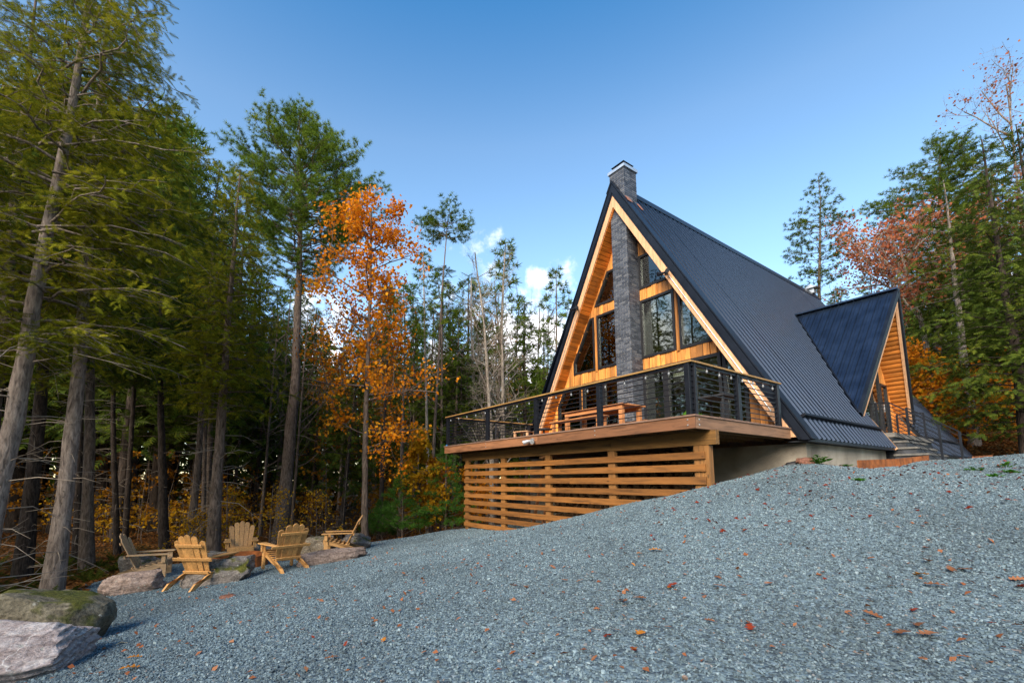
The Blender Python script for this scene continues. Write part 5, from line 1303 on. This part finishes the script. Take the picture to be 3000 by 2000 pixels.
def broadleaf_tree(name, label, base, fn, H, r0, limbs, seed, leaf=None, lsize=.12, lpt=30, spreadl=.14, bark='bark_brown', group=None, maxlev=2, kids=(4, 6), rend=.03, upb=.1, dens=None, cat='tree', sides=10):
    """limbs: list of (height, azimuth, elevation, length)"""
    g = np.random.default_rng(seed); t = tree(name, label, cat, base, group)
    V, F = trunk_tube(fn, 0, H, r0, rend, 24, seed, sides, .25); obj_np('trunk', bark, t, V, None, F, True)
    paths, rads, tips = [], [], []
    for (z, az, el, L) in limbs:
        d = np.array([math.cos(az) * math.cos(el), math.sin(az) * math.cos(el), math.sin(el)]); grow(np.array(fn(z)), d, L, max(.012, L * .019), 0, maxlev, g, paths, rads, tips, kids, .6, upb)
    V, F = tube_np(paths, rads, 4); obj_np('limbs', bark, t, V, None, F, True)
    if leaf:
        C = []
        for P in tips:
            n = g.poisson(lpt * (1 if len(P) > 2 else .4)); q = g.random(n) * (len(P) - 1); i = np.minimum(q.astype(int), len(P) - 2); C.append(P[i] + (P[i + 1] - P[i]) * (q - i)[:, None] + g.normal(0, spreadl, (n, 3)))
        C = np.concatenate(C); V, F = leaf_quads(C, np.full(len(C), lsize), g); obj_np('crown', leaf, t, V, None, F)
    return t
straight = lambda lean=(0, 0): (lambda z: np.array([lean[0] * z, lean[1] * z, z]))

# ---- left side: the hemlocks at the edge of the yard
b, f = px_trunk([(-75, 1760), (60, 1180), (140, 700), (200, 400), (250, 100)], 7.8, 9)
conifer_tree('hemlock_tree', 'tall leaning hemlock with pale trunk at the left edge of the picture', b, f, 14.5, 4.6, 3.5, .18, 300, nb=125, det=.68, bark='bark_grey', stub=46, stub_len=(.25, 2.2), tmpl=FR_FINE, flat=.35, az_bias=(-.1, .18))
b, f = px_trunk([(150, 1750), (205, 1300), (240, 1000), (262, 650)], 9.4, 9)
conifer_tree('hemlock_tree', 'thick straight grey hemlock trunk rising behind the mossy boulder', b, f, 15.5, 6.0, 3.0, .17, 310, nb=72, det=.95, bark='bark_grey', stub=60, stub_len=(.15, .9), tmpl=FR_FINE, leaf='hemlock_dark')
b, f = px_trunk([(-60, 1500), (15, 800), (55, 300)], 10.5, 8)
conifer_tree('hemlock_tree', 'hemlock with brown trunk partly cut off by the left edge', b, f, 16, 5.0, 3.2, .22, 320, nb=72, det=.9, bark='bark_brown', stub=30, tmpl=FR_FINE)
b, f = px_trunk([(60, 1700), (110, 1200), (135, 700)], 12.5, 9)
conifer_tree('hemlock_tree', 'dark hemlock between the two pale trunks at the far left', b, f, 17, 6.0, 3.2, .2, 330, nb=64, det=1.2, bark='bark_dark', stub=30, leaf='hemlock_dark')
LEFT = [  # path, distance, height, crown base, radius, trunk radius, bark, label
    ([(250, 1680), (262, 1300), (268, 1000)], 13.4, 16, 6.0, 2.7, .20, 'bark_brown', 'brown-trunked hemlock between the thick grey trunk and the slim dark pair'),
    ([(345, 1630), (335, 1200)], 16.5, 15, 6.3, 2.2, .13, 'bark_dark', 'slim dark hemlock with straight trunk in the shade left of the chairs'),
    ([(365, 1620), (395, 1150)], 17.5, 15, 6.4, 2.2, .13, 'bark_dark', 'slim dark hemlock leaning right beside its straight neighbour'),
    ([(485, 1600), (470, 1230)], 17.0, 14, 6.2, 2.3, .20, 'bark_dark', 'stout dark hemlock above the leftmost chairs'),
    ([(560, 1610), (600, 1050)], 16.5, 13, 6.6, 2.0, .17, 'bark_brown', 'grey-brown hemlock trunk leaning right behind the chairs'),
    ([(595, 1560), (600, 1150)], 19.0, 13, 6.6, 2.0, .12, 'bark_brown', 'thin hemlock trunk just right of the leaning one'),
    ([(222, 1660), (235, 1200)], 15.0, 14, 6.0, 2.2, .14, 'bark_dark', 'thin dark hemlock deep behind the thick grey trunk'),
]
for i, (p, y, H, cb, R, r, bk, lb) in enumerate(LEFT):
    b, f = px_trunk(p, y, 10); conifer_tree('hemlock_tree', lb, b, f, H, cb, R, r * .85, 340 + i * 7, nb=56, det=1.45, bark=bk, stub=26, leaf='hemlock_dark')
b, f = px_trunk([(625, 1620), (648, 1250), (668, 1000), (700, 600)], 13.5, 4)
conifer_tree('hemlock_tree', 'hemlock with rough brown trunk directly behind the camera-facing chair', b, f, 12.3, 4.4, 2.15, .19, 400, nb=110, det=1.0, bark='bark_brown', stub=34, stub_len=(.3, 1.6), leaf='hemlock_needles', prof=lambda t: max(.08, (1 - t) ** .6 * min(1, .75 + t)))
# ---- the tall white pine and the orange maple
b, f = px_trunk([(820, 1590), (870, 1100), (885, 620), (878, 230)], 19.0, 1.5)
conifer_tree('white_pine', 'tallest white pine with bushy green top rising over the orange maple', b, f, 19.6, 11.2, 3.0, .30, 410, 'pine', nb=180, det=1.05, bark='bark_brown', leaf='pine_needles', stub=26, stub_len=(.4, 1.4), up=.42, droop=.12, tmpl=TUFT,
             prof=lambda t: .45 + .75 * t / .35 if t < .35 else max(.1, 1.2 * (1 - (t - .35) / .65) ** .8))
b, f = px_trunk([(1070, 1580), (1070, 1200), (1082, 900), (1085, 560)], 15.0, 1)
g_ = np.random.default_rng(77); lim = []
for z, L0 in ((6.9, 1.9), (7.7, 2.0), (8.6, 2.1), (9.4, 1.9), (10.1, 1.6), (10.7, 1.3), (11.2, 1.0)):       # tiers of branches with gaps between
    a0 = g_.uniform(0, 6.28)
    for k in range(4): lim.append((z + g_.normal(0, .12), a0 + k * 1.571 + g_.normal(0, .25), g_.uniform(.15, .55), L0 * .85 * g_.uniform(.6, 1.15)))
lim += [(5.0, .15, .10, 2.4), (5.3, 3.05, .22, 2.3), (4.8, -.35, .05, 2.0), (5.6, 2.7, .25, 2.0), (3.7, 3.3, .25, 1.2), (3.2, .15, .10, 1.7), (3.1, -.4, -.05, 1.4), (5.5, 1.6, .2, 1.6), (5.2, -1.5, .2, 1.6), (6.1, .5, .3, 1.6), (6.2, 3.6, .3, 1.7)]
broadleaf_tree('maple_tree', 'slender maple ablaze with orange leaves beside the fire pit', b, f, 11.7, .115, lim, 420, 'maple_orange', .115, 9.5, .12, 'bark_brown', maxlev=2, kids=(4, 5), upb=.05)
# ---- thin pines and bare trees between the maple and the house
THIN = [([(1110, 1560), (1140, 900)], 19, 11.0, 7.0, 1.4, .12, 'bark_dark', 'dark thin pine trunk just right of the maple'),
        ([(1172, 1500), (1186, 1000), (1178, 760)], 20, 11.5, 7.8, 1.5, .10, 'bark_brown', 'thin crooked pine left of the tall bare-stemmed pair'),
        ([(1255, 1440), (1243, 760)], 20.5, 13.2, 9.0, 1.3, .10, 'bark_pale', 'left stem of the tall slender pine pair')]
for i, (p, y, H, cb, R, r, bk, lb) in enumerate(THIN):
    b, f = px_trunk(p, y, 2.5); conifer_tree('slender_pine', lb, b, f, H, cb, R, r, 430 + 9 * i, 'pine', nb=44, det=1.15, bark=bk, leaf='pine_needles', stub=14, up=.3, droop=.15, stub_len=(.3, 1.0))
b, f = px_trunk([(1262, 1440), (1295, 850), (1312, 625)], 20.5, .5)
conifer_tree('slender_pine', 'tall bare-stemmed pine with one flat tuft of needles at its top', b, f, 14.9, 14.0, 1.35, .10, 470, 'pine', nb=34, det=1.0, bark='bark_brown', leaf='pine_needles', stub=10, up=.15, droop=.05, prof=lambda t: .75 + .3 * math.sin(t * 3), stub_len=(.3, .9))
for i, (p, y, H, lb) in enumerate((([(1440, 1300), (1420, 950), (1395, 760)], 22, 14.0, 'bare pale-limbed tree left of the house roof'), ([(1475, 1300), (1470, 950), (1478, 760)], 22.5, 14.2, 'bare upright tree next to the roof edge'),
                                  ([(1395, 1300), (1385, 1000)], 26, 14.5, 'bare twiggy tree further back beside the clouds'))):
    b, f = px_trunk(p, y, 2); g_ = np.random.default_rng(500 + i)
    lim = [(z, g_.uniform(0, 6.28), g_.uniform(.5, 1.0), g_.uniform(1.3, 2.6) * (1.1 - .05 * z)) for z in np.linspace(3, H - .6, 30)]
    broadleaf_tree('bare_tree', lb, b, f, H, .14, lim, 510 + i, None, bark='bark_pale', kids=(4, 6), maxlev=2, upb=.08, group='leafless trees left of the house')
for i, (px, top, y, lb) in enumerate(((1545, 870, 27, 'small dark spruce against the sky left of the roof'), (1600, 960, 27, 'shorter dark spruce touching the roof edge'), (1345, 1010, 25, 'dark hemlock behind the deck rail'), (1480, 1000, 30, 'dark hemlock behind the bare trees'))):
    W = at(px, 1500, y); z0 = gz(W[0], y) - .1; H = at(px, top, y)[2] - z0
    conifer_tree('spruce_tree', lb, np.array([W[0], y, z0]), straight(), H, 1.4, 1.5 if i < 2 else 2.3, .12, 530 + 5 * i, nb=60, det=1.7, bark='bark_dark', leaf='hemlock_dark', miss=.1)
# ---- young pines and bright saplings by the corner of the screen
for i, (px, y, H, R, lb) in enumerate(((1178, 16.3, 2.3, 1.05, 'young green pine left of the slatted screen'), (1305, 16.6, 3.1, 1.15, 'bushy young pine touching the slatted screen'), (1120, 17.8, 1.5, .9, 'lowest young pine behind the side-on chair'))):
    W = at(px, 1560, y); conifer_tree('young_pine', lb, np.array([W[0], y, gz(W[0], y) - .05]), straight(), H, .15, R, .04, 560 + 4 * i, 'pine', nb=60, det=.75, bark='bark_brown', leaf='young_pine', up=.35, droop=.1, tmpl=TUFT, prof=lambda t: max(.12, (1 - t) ** .8))
def sapling(px, y, H, R, leaf, label, seed, lp=12, ls=.10, cat='tree', name='beech_sapling', n=16, bark='bark_brown', r=.03, spreadl=.10, lo=.15):
    W = at(px, 1560, y); base = np.array([W[0], y, gz(W[0], y) - .05]); g = np.random.default_rng(seed)
    lim = [(H * (lo + (.95 - lo) * k / n), g.uniform(0, 6.28), g.uniform(.05, .5), R * (1.1 - .7 * k / n) * g.uniform(.6, 1.1)) for k in range(n)]
    return broadleaf_tree(name, label, base, straight((g.normal(0, .03), g.normal(0, .03))), H, r, lim, seed, leaf, ls, lp, spreadl, bark, maxlev=1, kids=(4, 6), rend=.008, upb=.02, cat=cat, sides=6)
sapling(1232, 16.9, 4.2, 1.1, 'beech_yellow', 'golden beech sapling between the young pines and the maple', 600, 30, .13)
sapling(1290, 18.5, 3.2, 1.0, 'beech_orange', 'orange sapling seen through the left end of the screen', 605, 26, .12)
sapling(1385, 18.0, 2.4, 1.1, 'beech_orange', 'orange bush behind the slatted screen', 606, 18, cat='bush')
sapling(668, 14.2, 2.3, 1.0, 'beech_yellow', 'spindly sapling with bright yellow leaves beside the camera-facing chair', 610, 6, .075)
sapling(575, 14.4, 1.5, .9, 'beech_yellow', 'low yellow-leaved sapling above the leftmost chairs', 611, 7, .07)
sapling(790, 14.5, 2.2, .9, 'beech_yellow', 'yellow-dotted sapling left of the pine trunk', 612, 5, .07)
sapling(930, 15.4, 2.0, .9, 'beech_yellow', 'thin yellow sapling between pine and maple trunks', 613, 5, .07)
sapling(1000, 17.5, 3.6, .5, None, 'leafless grey sapling left of the maple trunk', 614)
sapling(955, 18.2, 3.2, .5, None, 'leafless grey sapling further left of the maple trunk', 615)
# ---- right side
b, f = px_trunk([(2400, 1100), (2398, 800), (2402, 600)], 29, .6)
conifer_tree('white_pine', 'narrow white pine standing beyond the far end of the roof', b, f, 18.0, 8.0, 2.2, .2, 640, 'pine', nb=90, det=1.15, bark='bark_brown', leaf='pine_needles', stub=8, up=.25, droop=.12, prof=lambda t: .5 + t if t < .5 else max(.12, 2 * (1 - t) ** .9))
b, f = px_trunk([(2745, 1250), (2745, 800), (2755, 420)], 27, .8)
conifer_tree('white_pine', 'broad white pine towering over the red oak', b, f, 18.6, 7.0, 3.5, .3, 650, 'pine', nb=170, det=1.1, bark='bark_brown', leaf='pine_needles', stub=10, up=.32, droop=.12, prof=lambda t: .55 + .9 * t if t < .5 else max(.12, 2 * (1 - t) ** .8))
b, f = px_trunk([(2900, 1250), (2890, 800), (2880, 560)], 31, .8)
conifer_tree('white_pine', 'white pine behind and right of the broad one', b, f, 16.5, 5.0, 2.8, .22, 660, 'pine', nb=85, det=1.4, bark='bark_brown', leaf='pine_needles', up=.3, droop=.12)
b, f = px_trunk([(2745, 1270), (2715, 1000), (2690, 900), (2650, 780)], 24.5, 2.5)
g_ = np.random.default_rng(88); lim = [(z, a, e, L) for z, a, e, L in [(6.2, 2.9, .9, 4.3), (6.6, .4, 1.0, 4.2), (7.2, 2.5, .7, 3.8), (7.6, 1.2, .9, 3.8), (8.2, 3.3, .6, 3.6), (8.4, -.4, .8, 3.6), (8.8, 4.4, .8, 3.2), (7.0, 5.2, .6, 3.3), (9.3, 2.0, .9, 2.8), (9.5, 0, .9, 2.6), (5.5, 3.6, .5, 2.8)]]
broadleaf_tree('oak_tree', 'pale-trunked oak with rust-red leaves behind the dormer', b, f, 10.2, .19, lim, 670, 'oak_red', .15, 15, .22, 'bark_pale', maxlev=2, kids=(5, 7), rend=.06)
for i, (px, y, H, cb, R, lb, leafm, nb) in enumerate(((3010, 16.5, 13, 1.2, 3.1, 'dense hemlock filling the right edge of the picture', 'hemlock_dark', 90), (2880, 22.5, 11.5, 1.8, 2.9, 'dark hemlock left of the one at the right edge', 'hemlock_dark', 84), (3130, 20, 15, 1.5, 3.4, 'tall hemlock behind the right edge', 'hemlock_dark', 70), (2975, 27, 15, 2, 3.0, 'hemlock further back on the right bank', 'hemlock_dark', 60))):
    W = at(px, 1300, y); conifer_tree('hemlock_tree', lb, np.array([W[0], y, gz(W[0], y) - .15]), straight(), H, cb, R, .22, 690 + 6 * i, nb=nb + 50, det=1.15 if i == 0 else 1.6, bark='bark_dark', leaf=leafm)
b, f = px_trunk([(3060, 1290), (3000, 700), (2960, 330)], 23, 1.5); g_ = np.random.default_rng(3)
lim = [(z, g_.uniform(2, 5), g_.uniform(.5, 1.), g_.uniform(1.8, 3.2)) for z in np.linspace(7, 18, 16)]
broadleaf_tree('bare_tree', 'nearly bare tree with a few red leaves at the top right corner', b, f, 19, .12, lim, 720, 'oak_red', .13, 1.0, .2, 'bark_grey', maxlev=3, kids=(3, 5))
b, f = px_trunk([(2850, 1275), (2818, 1080), (2800, 900)], 20.5, 6)
conifer_tree('hemlock_tree', 'grey trunk among the orange beeches on the right bank', b, f, 13, 6.8, 2.3, .21, 730, nb=40, det=1.6, bark='bark_grey', leaf='hemlock_dark', stub=12)
for i, (px, y, H, R, leafm, lb) in enumerate(((2700, 22, 5.4, 2.2, 'beech_orange', 'orange beech right behind the dormer'), (2790, 21.5, 4.2, 2.0, 'beech_yellow', 'golden beech in the middle of the right bank'), (2890, 20.5, 3.8, 1.9, 'beech_orange', 'orange beech near the right edge'), (2640, 25, 5.5, 2.2, 'oak_red', 'russet sapling tallest behind the dormer roof'), (2975, 22, 3.2, 1.6, 'beech_orange', 'small orange beech below the right-hand hemlock'))):
    sapling(px, y, H, R, leafm, lb, 740 + 3 * i, 22, .15, spreadl=.22, n=20, r=.05, lo=.1)

# ---- the woods further back: copies of a few grown trees
def proto(kind, seed):
    if kind == 'h': return conifer_tree('forest_hemlock', 'x', np.zeros(3), straight((.01, .0)), 14, 3.0, 2.5, .19, seed, nb=80, det=1.9, bark='bark_dark', leaf='hemlock_dark', stub=26)
    if kind == 'p': return conifer_tree('forest_pine', 'x', np.zeros(3), straight((-.012, .0)), 15, 5.0, 2.3, .17, seed, 'pine', nb=60, det=2.0, bark='bark_brown', leaf='pine_needles', stub=18, up=.3, droop=.15)
    g = np.random.default_rng(seed); lim = [(z, g.uniform(0, 6.28), g.uniform(.5, 1), g.uniform(1.2, 2.6)) for z in np.linspace(4, 12, 14)]
    return broadleaf_tree('forest_tree', 'x', np.zeros(3), straight((.01, .02)), 13, .11, lim, seed, 'understory' if kind == 'o' else None, .16, 6, .2, 'bark_brown', kids=(3, 5))
PRO = [proto('h', 800), proto('h', 810), proto('h', 820), proto('p', 830), proto('p', 835), proto('b', 840), proto('o', 850)]
FG = {'forest_hemlock': ('dark hemlock among the crowded trees deep in the woods', 'hemlocks deep in the woods'),
      'forest_pine': ('pine among the crowded trees deep in the woods', 'pines deep in the woods'),
      'forest_tree': ('thin broadleaf tree among the crowded trees deep in the woods', 'broadleaf trees deep in the woods')}
used = set(); rb_ = random.Random(5)
def forest_copy(x, y, scale, k):
    src = PRO[k]
    if k in used: o = copy_tree(src)
    else: o = src; used.add(k)
    o.location = (x, y, gz(x, y) - .15); s = scale; o.scale = (s * rb_.uniform(.85, 1.1), s * rb_.uniform(.85, 1.1), s); o.rotation_euler = (rb_.gauss(0, .025), rb_.gauss(0, .025), rb_.uniform(0, 6.28))
    lb, gr = FG[o.name.split('.')[0]]; tag(o, lb, 'tree', gr)
spots = []
def try_spot(px, y, mind):
    x = (px - CX) / FPX * y
    if any((x - a) ** 2 + (y - b) ** 2 < mind ** 2 for a, b in spots): return None
    spots.append((x, y)); return x
for _ in range(4000):
    px = rb_.uniform(-500, 1560); y = rb_.uniform(19.5, 46)
    if len(spots) > 118: break
    if px > 1150 and y < 25: continue
    x = try_spot(px, y, 1.75)
    if x is None: continue
    top_px = np.interp(px, [-500, 450, 560, 760, 900, 1150, 1300, 1600], [250, 330, 620, 800, 880, 900, 930, 940]) + rb_.uniform(-60, 140)
    H = at(px, top_px, y)[2] - gz(x, y)
    k = rb_.choice((0, 1, 2, 0, 1, 2, 3, 4, 5, 6)) if px < 800 else rb_.choice((0, 1, 2, 3, 4, 5, 5, 6, 6))
    forest_copy(x, y, max(.35, H / 14.2), k)
for i in range(16):      # fuller belt between the maple and the roof
    px = 1190 + i * 29 + rb_.uniform(-10, 10); y = rb_.uniform(24.5, 33); x = (px - CX) / FPX * y; spots.append((x, y))
    forest_copy(x, y, (at(px, rb_.uniform(780, 930), y)[2] - gz(x, y)) / 13.6, 5 if i % 3 else rb_.choice((0, 3, 1, 4)))
n0 = len(spots)
for _ in range(3000):
    px = rb_.uniform(2330, 3500); y = rb_.uniform(25, 48)
    if len(spots) - n0 > 40: break
    x = try_spot(px, y, 2.0)
    if x is None: continue
    top_px = np.interp(px, [2300, 2450, 2600, 2800, 3000], [840, 860, 760, 700, 600]) + rb_.uniform(-40, 180)
    H = at(px, top_px, y)[2] - gz(x, y); forest_copy(x, y, max(.35, H / 14.2), rb_.choice((0, 1, 2, 3, 4, 5, 6)))
# the woods behind and beside the photographer, mirrored in the windows
n0 = len(spots)
for _ in range(4000):
    q = rb_.random()
    if q < .08: a, d = rb_.uniform(R_(215), R_(285)), rb_.uniform(22, 34)
    elif q < .6: a, d = rb_.uniform(R_(152), R_(212)), rb_.uniform(13, 36)
    else: a, d = rb_.uniform(R_(212), R_(375)), rb_.uniform(23, 40)
    if len(spots) - n0 > 95: break
    x, y = d * math.cos(a), d * math.sin(a)
    if any((x - p) ** 2 + (y - q_) ** 2 < 5 for p, q_ in spots): continue
    spots.append((x, y)); forest_copy(x, y, rb_.uniform(.85, 1.12), rb_.choice((0, 1, 2, 0, 1, 2, 3, 4, 6)))

# ---- the far wood that closes the view between the trunks
def far_woods(name, label, px0, px1, tops, y0, y1, n, seed):
    g = np.random.default_rng(seed); C, Sz = [], []
    for _ in range(n):
        px, y = g.uniform(px0, px1), g.uniform(y0, y1); x = (px - CX) / FPX * y; z = gz(x, y); tp = at(px, np.interp(px, *tops) + g.uniform(-30, 160), y)[2]; H = max(2.5, tp - z); R = H * g.uniform(.14, .22); m = int(300)
        t = g.random(m) ** .8; a = g.uniform(0, 6.28, m); r = R * (1 - t) ** .8 * g.uniform(.3, 1, m) ** .5
        C.append(np.stack([x + np.cos(a) * r, y + np.sin(a) * r, z + .2 + t * H], 1)); Sz.append(g.uniform(.35, .8, m))
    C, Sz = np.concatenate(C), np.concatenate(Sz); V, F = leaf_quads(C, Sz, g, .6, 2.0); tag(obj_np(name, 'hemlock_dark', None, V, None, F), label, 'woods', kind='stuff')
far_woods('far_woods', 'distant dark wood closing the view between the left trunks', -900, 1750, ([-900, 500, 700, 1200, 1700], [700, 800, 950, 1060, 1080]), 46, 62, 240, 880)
far_woods('far_bank_woods', 'distant wood on the right bank behind the cabin', 2250, 3600, ([2200, 2600, 3000], [950, 900, 800]), 48, 62, 90, 881)

# ---- undergrowth, ferns and leaf litter
def undergrowth(name, label, region, n_bush, leaf, size, seed, hgt=(.6, 3.2), per=60):
    g = np.random.default_rng(seed); C = []; P, Rr = [], []
    for _ in range(n_bush):
        px, y = g.uniform(*region[0]), g.uniform(*region[1]); x = (px - CX) / FPX * y; z = gz(x, y); H = g.uniform(*hgt); top = np.array([x + g.normal(0, .25) * H * .3, y + g.normal(0, .2), z + H])
        P.append([(x, y, z - .05), (x * .5 + top[0] * .5 + g.normal(0, .1), y, z + H * .5), top]); Rr.append([.016, .012, .005])
        for k in range(6):
            t = g.uniform(.25, 1); a = g.uniform(0, 6.28); L = g.uniform(.3, .9); p = np.array([x, y, z]) * (1 - t) + top * t; e = p + np.array([math.cos(a) * L, math.sin(a) * L, g.normal(.05, .15)])
            P.append([p, (p + e) / 2 + np.array([0, 0, .04]), e]); Rr.append([.008, .006, .003]); n = g.poisson(per / 6); q = g.random((n, 1)); C.append(p + (e - p) * (.2 + .85 * q) + g.normal(0, .09, (n, 3)) * np.array([1, 1, .6]))
    C = np.concatenate(C); g2 = np.random.default_rng(seed + 1); V, F = leaf_quads(C, np.full(len(C), size), g2, .2)
    o = obj_np(name, leaf, None, V, None, F); tag(o, label, 'undergrowth', kind='stuff')
    V, F = tube_np(P, Rr, 3); s = obj_np('stems', 'bark_brown', o, V, None, F)
undergrowth('undergrowth', 'orange and brown leafy undergrowth beneath the trees on the left', ((-350, 1420), (20, 40)), 300, 'understory', .14, 900, (.8, 4.4), 70)
undergrowth('golden_undergrowth', 'golden leaves low in the shade behind the left trunks', ((150, 700), (19, 26)), 34, 'beech_yellow', .12, 910, (.6, 3.0), 70)
undergrowth('bank_undergrowth', 'orange leafy undergrowth on the wooded bank at the right', ((2560, 3300), (22, 34)), 130, 'beech_orange', .16, 920, (.8, 4.0), 90)
def litter(name, label, cat, n, sampler, size, leaf, seed, lift=.02, tilt=.35):
    g = np.random.default_rng(seed); x, y = sampler(g, n); z = np.maximum(ground_z(x, y), yard_z(x, y)) + lift * g.random(len(x)) + .006
    n = len(x); a = g.uniform(0, 6.28, n); f = np.stack([np.cos(a), np.sin(a), g.normal(0, tilt, n)], 1); s = np.stack([-np.sin(a), np.cos(a), g.normal(0, tilt, n)], 1); S = (size * g.uniform(.6, 1.3, n))[:, None]; C = np.stack([x, y, z], 1)
    V = np.stack([C - f * S * .5, C + s * S * .32 + np.array([0, 0, 1]) * S * .12, C + f * S * .5, C - s * S * .32 + np.array([0, 0, 1]) * S * .12], 1)
    o = obj_np(name, leaf, None, V.reshape(-1, 3), None, np.arange(4 * n).reshape(-1, 4)); return tag(o, label, cat, kind='stuff')
def outside(px0, px1, y0, y1):
    def f(g, n):
        y = y0 + (y1 - y0) * g.random(n) ** 1.3; x = (g.uniform(px0, px1, n) - CX) / FPX * y; ok = yard_sd(x, y) < .15; return x[ok], y[ok]
    return f
litter('leaf_litter', 'brown leaf litter on the floor of the left woods', 'leaf litter', 60000, outside(-500, 1400, 5, 26), .10, 'litter', 930, .05)
litter('bank_leaf_litter', 'rusty leaf litter covering the wooded bank at the right', 'leaf litter', 40000, outside(2500, 3500, 14, 32), .13, 'litter', 931, .05)
def yard_pts(px0, px1, y0, y1):
    def f(g, n):
        y = y0 + (y1 - y0) * g.random(n); x = (g.uniform(px0, px1, n) - CX) / FPX * y; ok = yard_sd(x, y) > .1; return x[ok], y[ok]
    return f
litter('scattered_leaves', 'tiny scraps of fallen leaf scattered over the gravel', 'leaf litter', 1500, yard_pts(-100, 3200, 2.4, 15), .045, 'fallen_leaf', 932, .02)
litter('scattered_red_leaves', 'small dark red leaves scattered on the gravel near the steps', 'leaf litter', 900, yard_pts(1900, 3300, 5, 15), .06, 'fallen_leaf_red', 933, .02)
# ferns at the wood's edge
g_ = np.random.default_rng(940); FO, FD, FS = [], [], []
for _ in range(150):
    px, y = g_.uniform(-300, 480), g_.uniform(6.8, 15); x = (px - CX) / FPX * y
    if yard_sd(np.array([x]), np.array([y]))[0] > -.2: continue
    z = gz(x, y); k = int(g_.integers(5, 9)); s = g_.uniform(.25, .55)
    for i in range(k):
        a = 6.28 * i / k + g_.normal(0, .2); FO.append((x, y, z)); FD.append((math.cos(a), math.sin(a), g_.uniform(.3, .9))); FS.append(s * g_.uniform(.7, 1.1))
V = place_tris(frond_template(10, .26, .075), np.array(FO), np.array(FD), np.tile([0, 0, 1.], (len(FO), 1)) + g_.normal(0, .1, (len(FO), 3)), np.array(FS))
tag(obj_np('ferns', 'fern_green', None, V, np.arange(len(V)).reshape(-1, 3)), 'yellowing ferns on the forest floor beyond the rocks', 'ferns', kind='stuff')

# ---- single fallen leaves lying on the gravel
def oak_leaf_mesh(seed, mat, lobes=4):
    g = np.random.default_rng(seed); L, Rt = [], []
    pr = [(0, .0)]
    for i in range(lobes):
        x = .14 + .72 * i / (lobes - 1); w = (.34 - .10 * abs(i - 1.6)) * g.uniform(.85, 1.15); pr += [(x - .055, .085), (x + .045, w), (x + .085, w * .92)]
    pr += [(1.0, .05)]
    c = [(x, 0., .03 * math.sin(x * 5)) for x, _ in pr]; V = []; n = len(pr); curl = g.uniform(.3, .9)
    for s in (-1, 1): V += [(x, s * w, .03 * math.sin(x * 5) + curl * w * w + g.normal(0, .015)) for x, w in pr]
    V += c; F = []
    for k in (0, 1):
        o = k * n
        for i in range(n - 1): F.append((o + i, o + i + 1, 2 * n + i + 1, 2 * n + i) if k == 0 else (o + i, 2 * n + i, 2 * n + i + 1, o + i + 1))
    V = np.array(V) - np.array([.5, 0, 0]); V = np.concatenate([V, [[-.5, -.012, .01], [-.5, .012, .01], [-.75, 0, .03]]]); me = mesh_np('fallen_leaf', V, [[3 * n, 3 * n + 1, 3 * n + 2]], F)
    me.materials.append(MATS[mat]); return me
LM = [oak_leaf_mesh(i, m_) for i, m_ in enumerate(('fallen_leaf', 'fallen_leaf', 'fallen_leaf', 'fallen_leaf_red', 'fallen_leaf_orange', 'fallen_leaf'))]
def fallen(px, py, s, k, label, group=None, rz=None, g=random.Random(9)):
    p = on_ground(px, py); o = link(bpy.data.objects.new('fallen_leaf', LM[k])); z = yz1(p[0], p[1]); o.location = (p[0], p[1], z + .012 + .12 * s)
    s = min(.15, s * .82); o.scale = (s, s, s); o.rotation_euler = (g.gauss(0, .25), g.gauss(0, .25), g.uniform(0, 6.28) if rz is None else rz); tag(o, label, 'leaf', group)
for px, py, s, k, lb in ((2695, 1868, .17, 0, 'large brown oak leaf on top of the leaf cluster at lower right'), (2725, 1893, .15, 5, 'pinkish oak leaf at the right of the lower right cluster'), (2650, 1888, .15, 1, 'pinkish oak leaf at the left of the lower right cluster'),
      (2745, 1745, .16, 2, 'pale curled oak leaf above the lower right cluster'), (2700, 1708, .17, 4, 'orange-brown curled leaf highest of the right group'), (2720, 1665, .15, 0, 'brown lobed leaf above the orange-brown curled leaf'), (2790, 1690, .14, 1, 'brown leaf right of the orange-brown curled leaf'),
      (2830, 1695, .15, 5, 'pinkish star-shaped leaf near the right edge'), (2200, 1868, .12, 3, 'dark red leaf low in the middle foreground'), (1970, 1738, .13, 3, 'bright red leaf in the middle foreground'), (1825, 1785, .16, 0, 'crumpled brown oak leaf left of centre foreground'), (1875, 1775, .12, 2, 'small brown leaf touching the crumpled one'),
      (2110, 1738, .12, 1, 'pinkish leaf right of the bright red leaf'), (1920, 1628, .16, 4, 'yellow-orange leaf in the middle distance'), (2255, 1730, .12, 5, 'pale leaf between red leaf and right-hand group'), (2560, 1835, .13, 0, 'curled brown leaf left of the lower right cluster'), (392, 1950, .12, 4, 'yellow-brown leaf beside the pale layered boulder'), (375, 1985, .15, 4, 'orange leaf at the bottom edge by the pale boulder'),
      (2985, 1720, .11, 0, 'brown leaf cut by the right edge'), (2995, 1745, .14, 3, 'dark leaf lower right at the right edge'), (1880, 1890, .11, 4, 'small orange leaf near the bottom middle'), (970, 1958, .10, 1, 'brown leaf near the bottom left of centre'), (2105, 1715, .10, 2, 'small tan leaf just above the pinkish leaf')):
    fallen(px, py, s, k, lb)
rl = random.Random(31)
for i in range(110):
    fallen(rl.uniform(500, 3000), rl.uniform(1480, 1960), rl.uniform(.045, .085), rl.choice((0, 1, 2, 3, 3, 5, 4)), 'small fallen leaf lying alone on the open gravel', 'fallen leaves strewn over the gravel', g=rl)
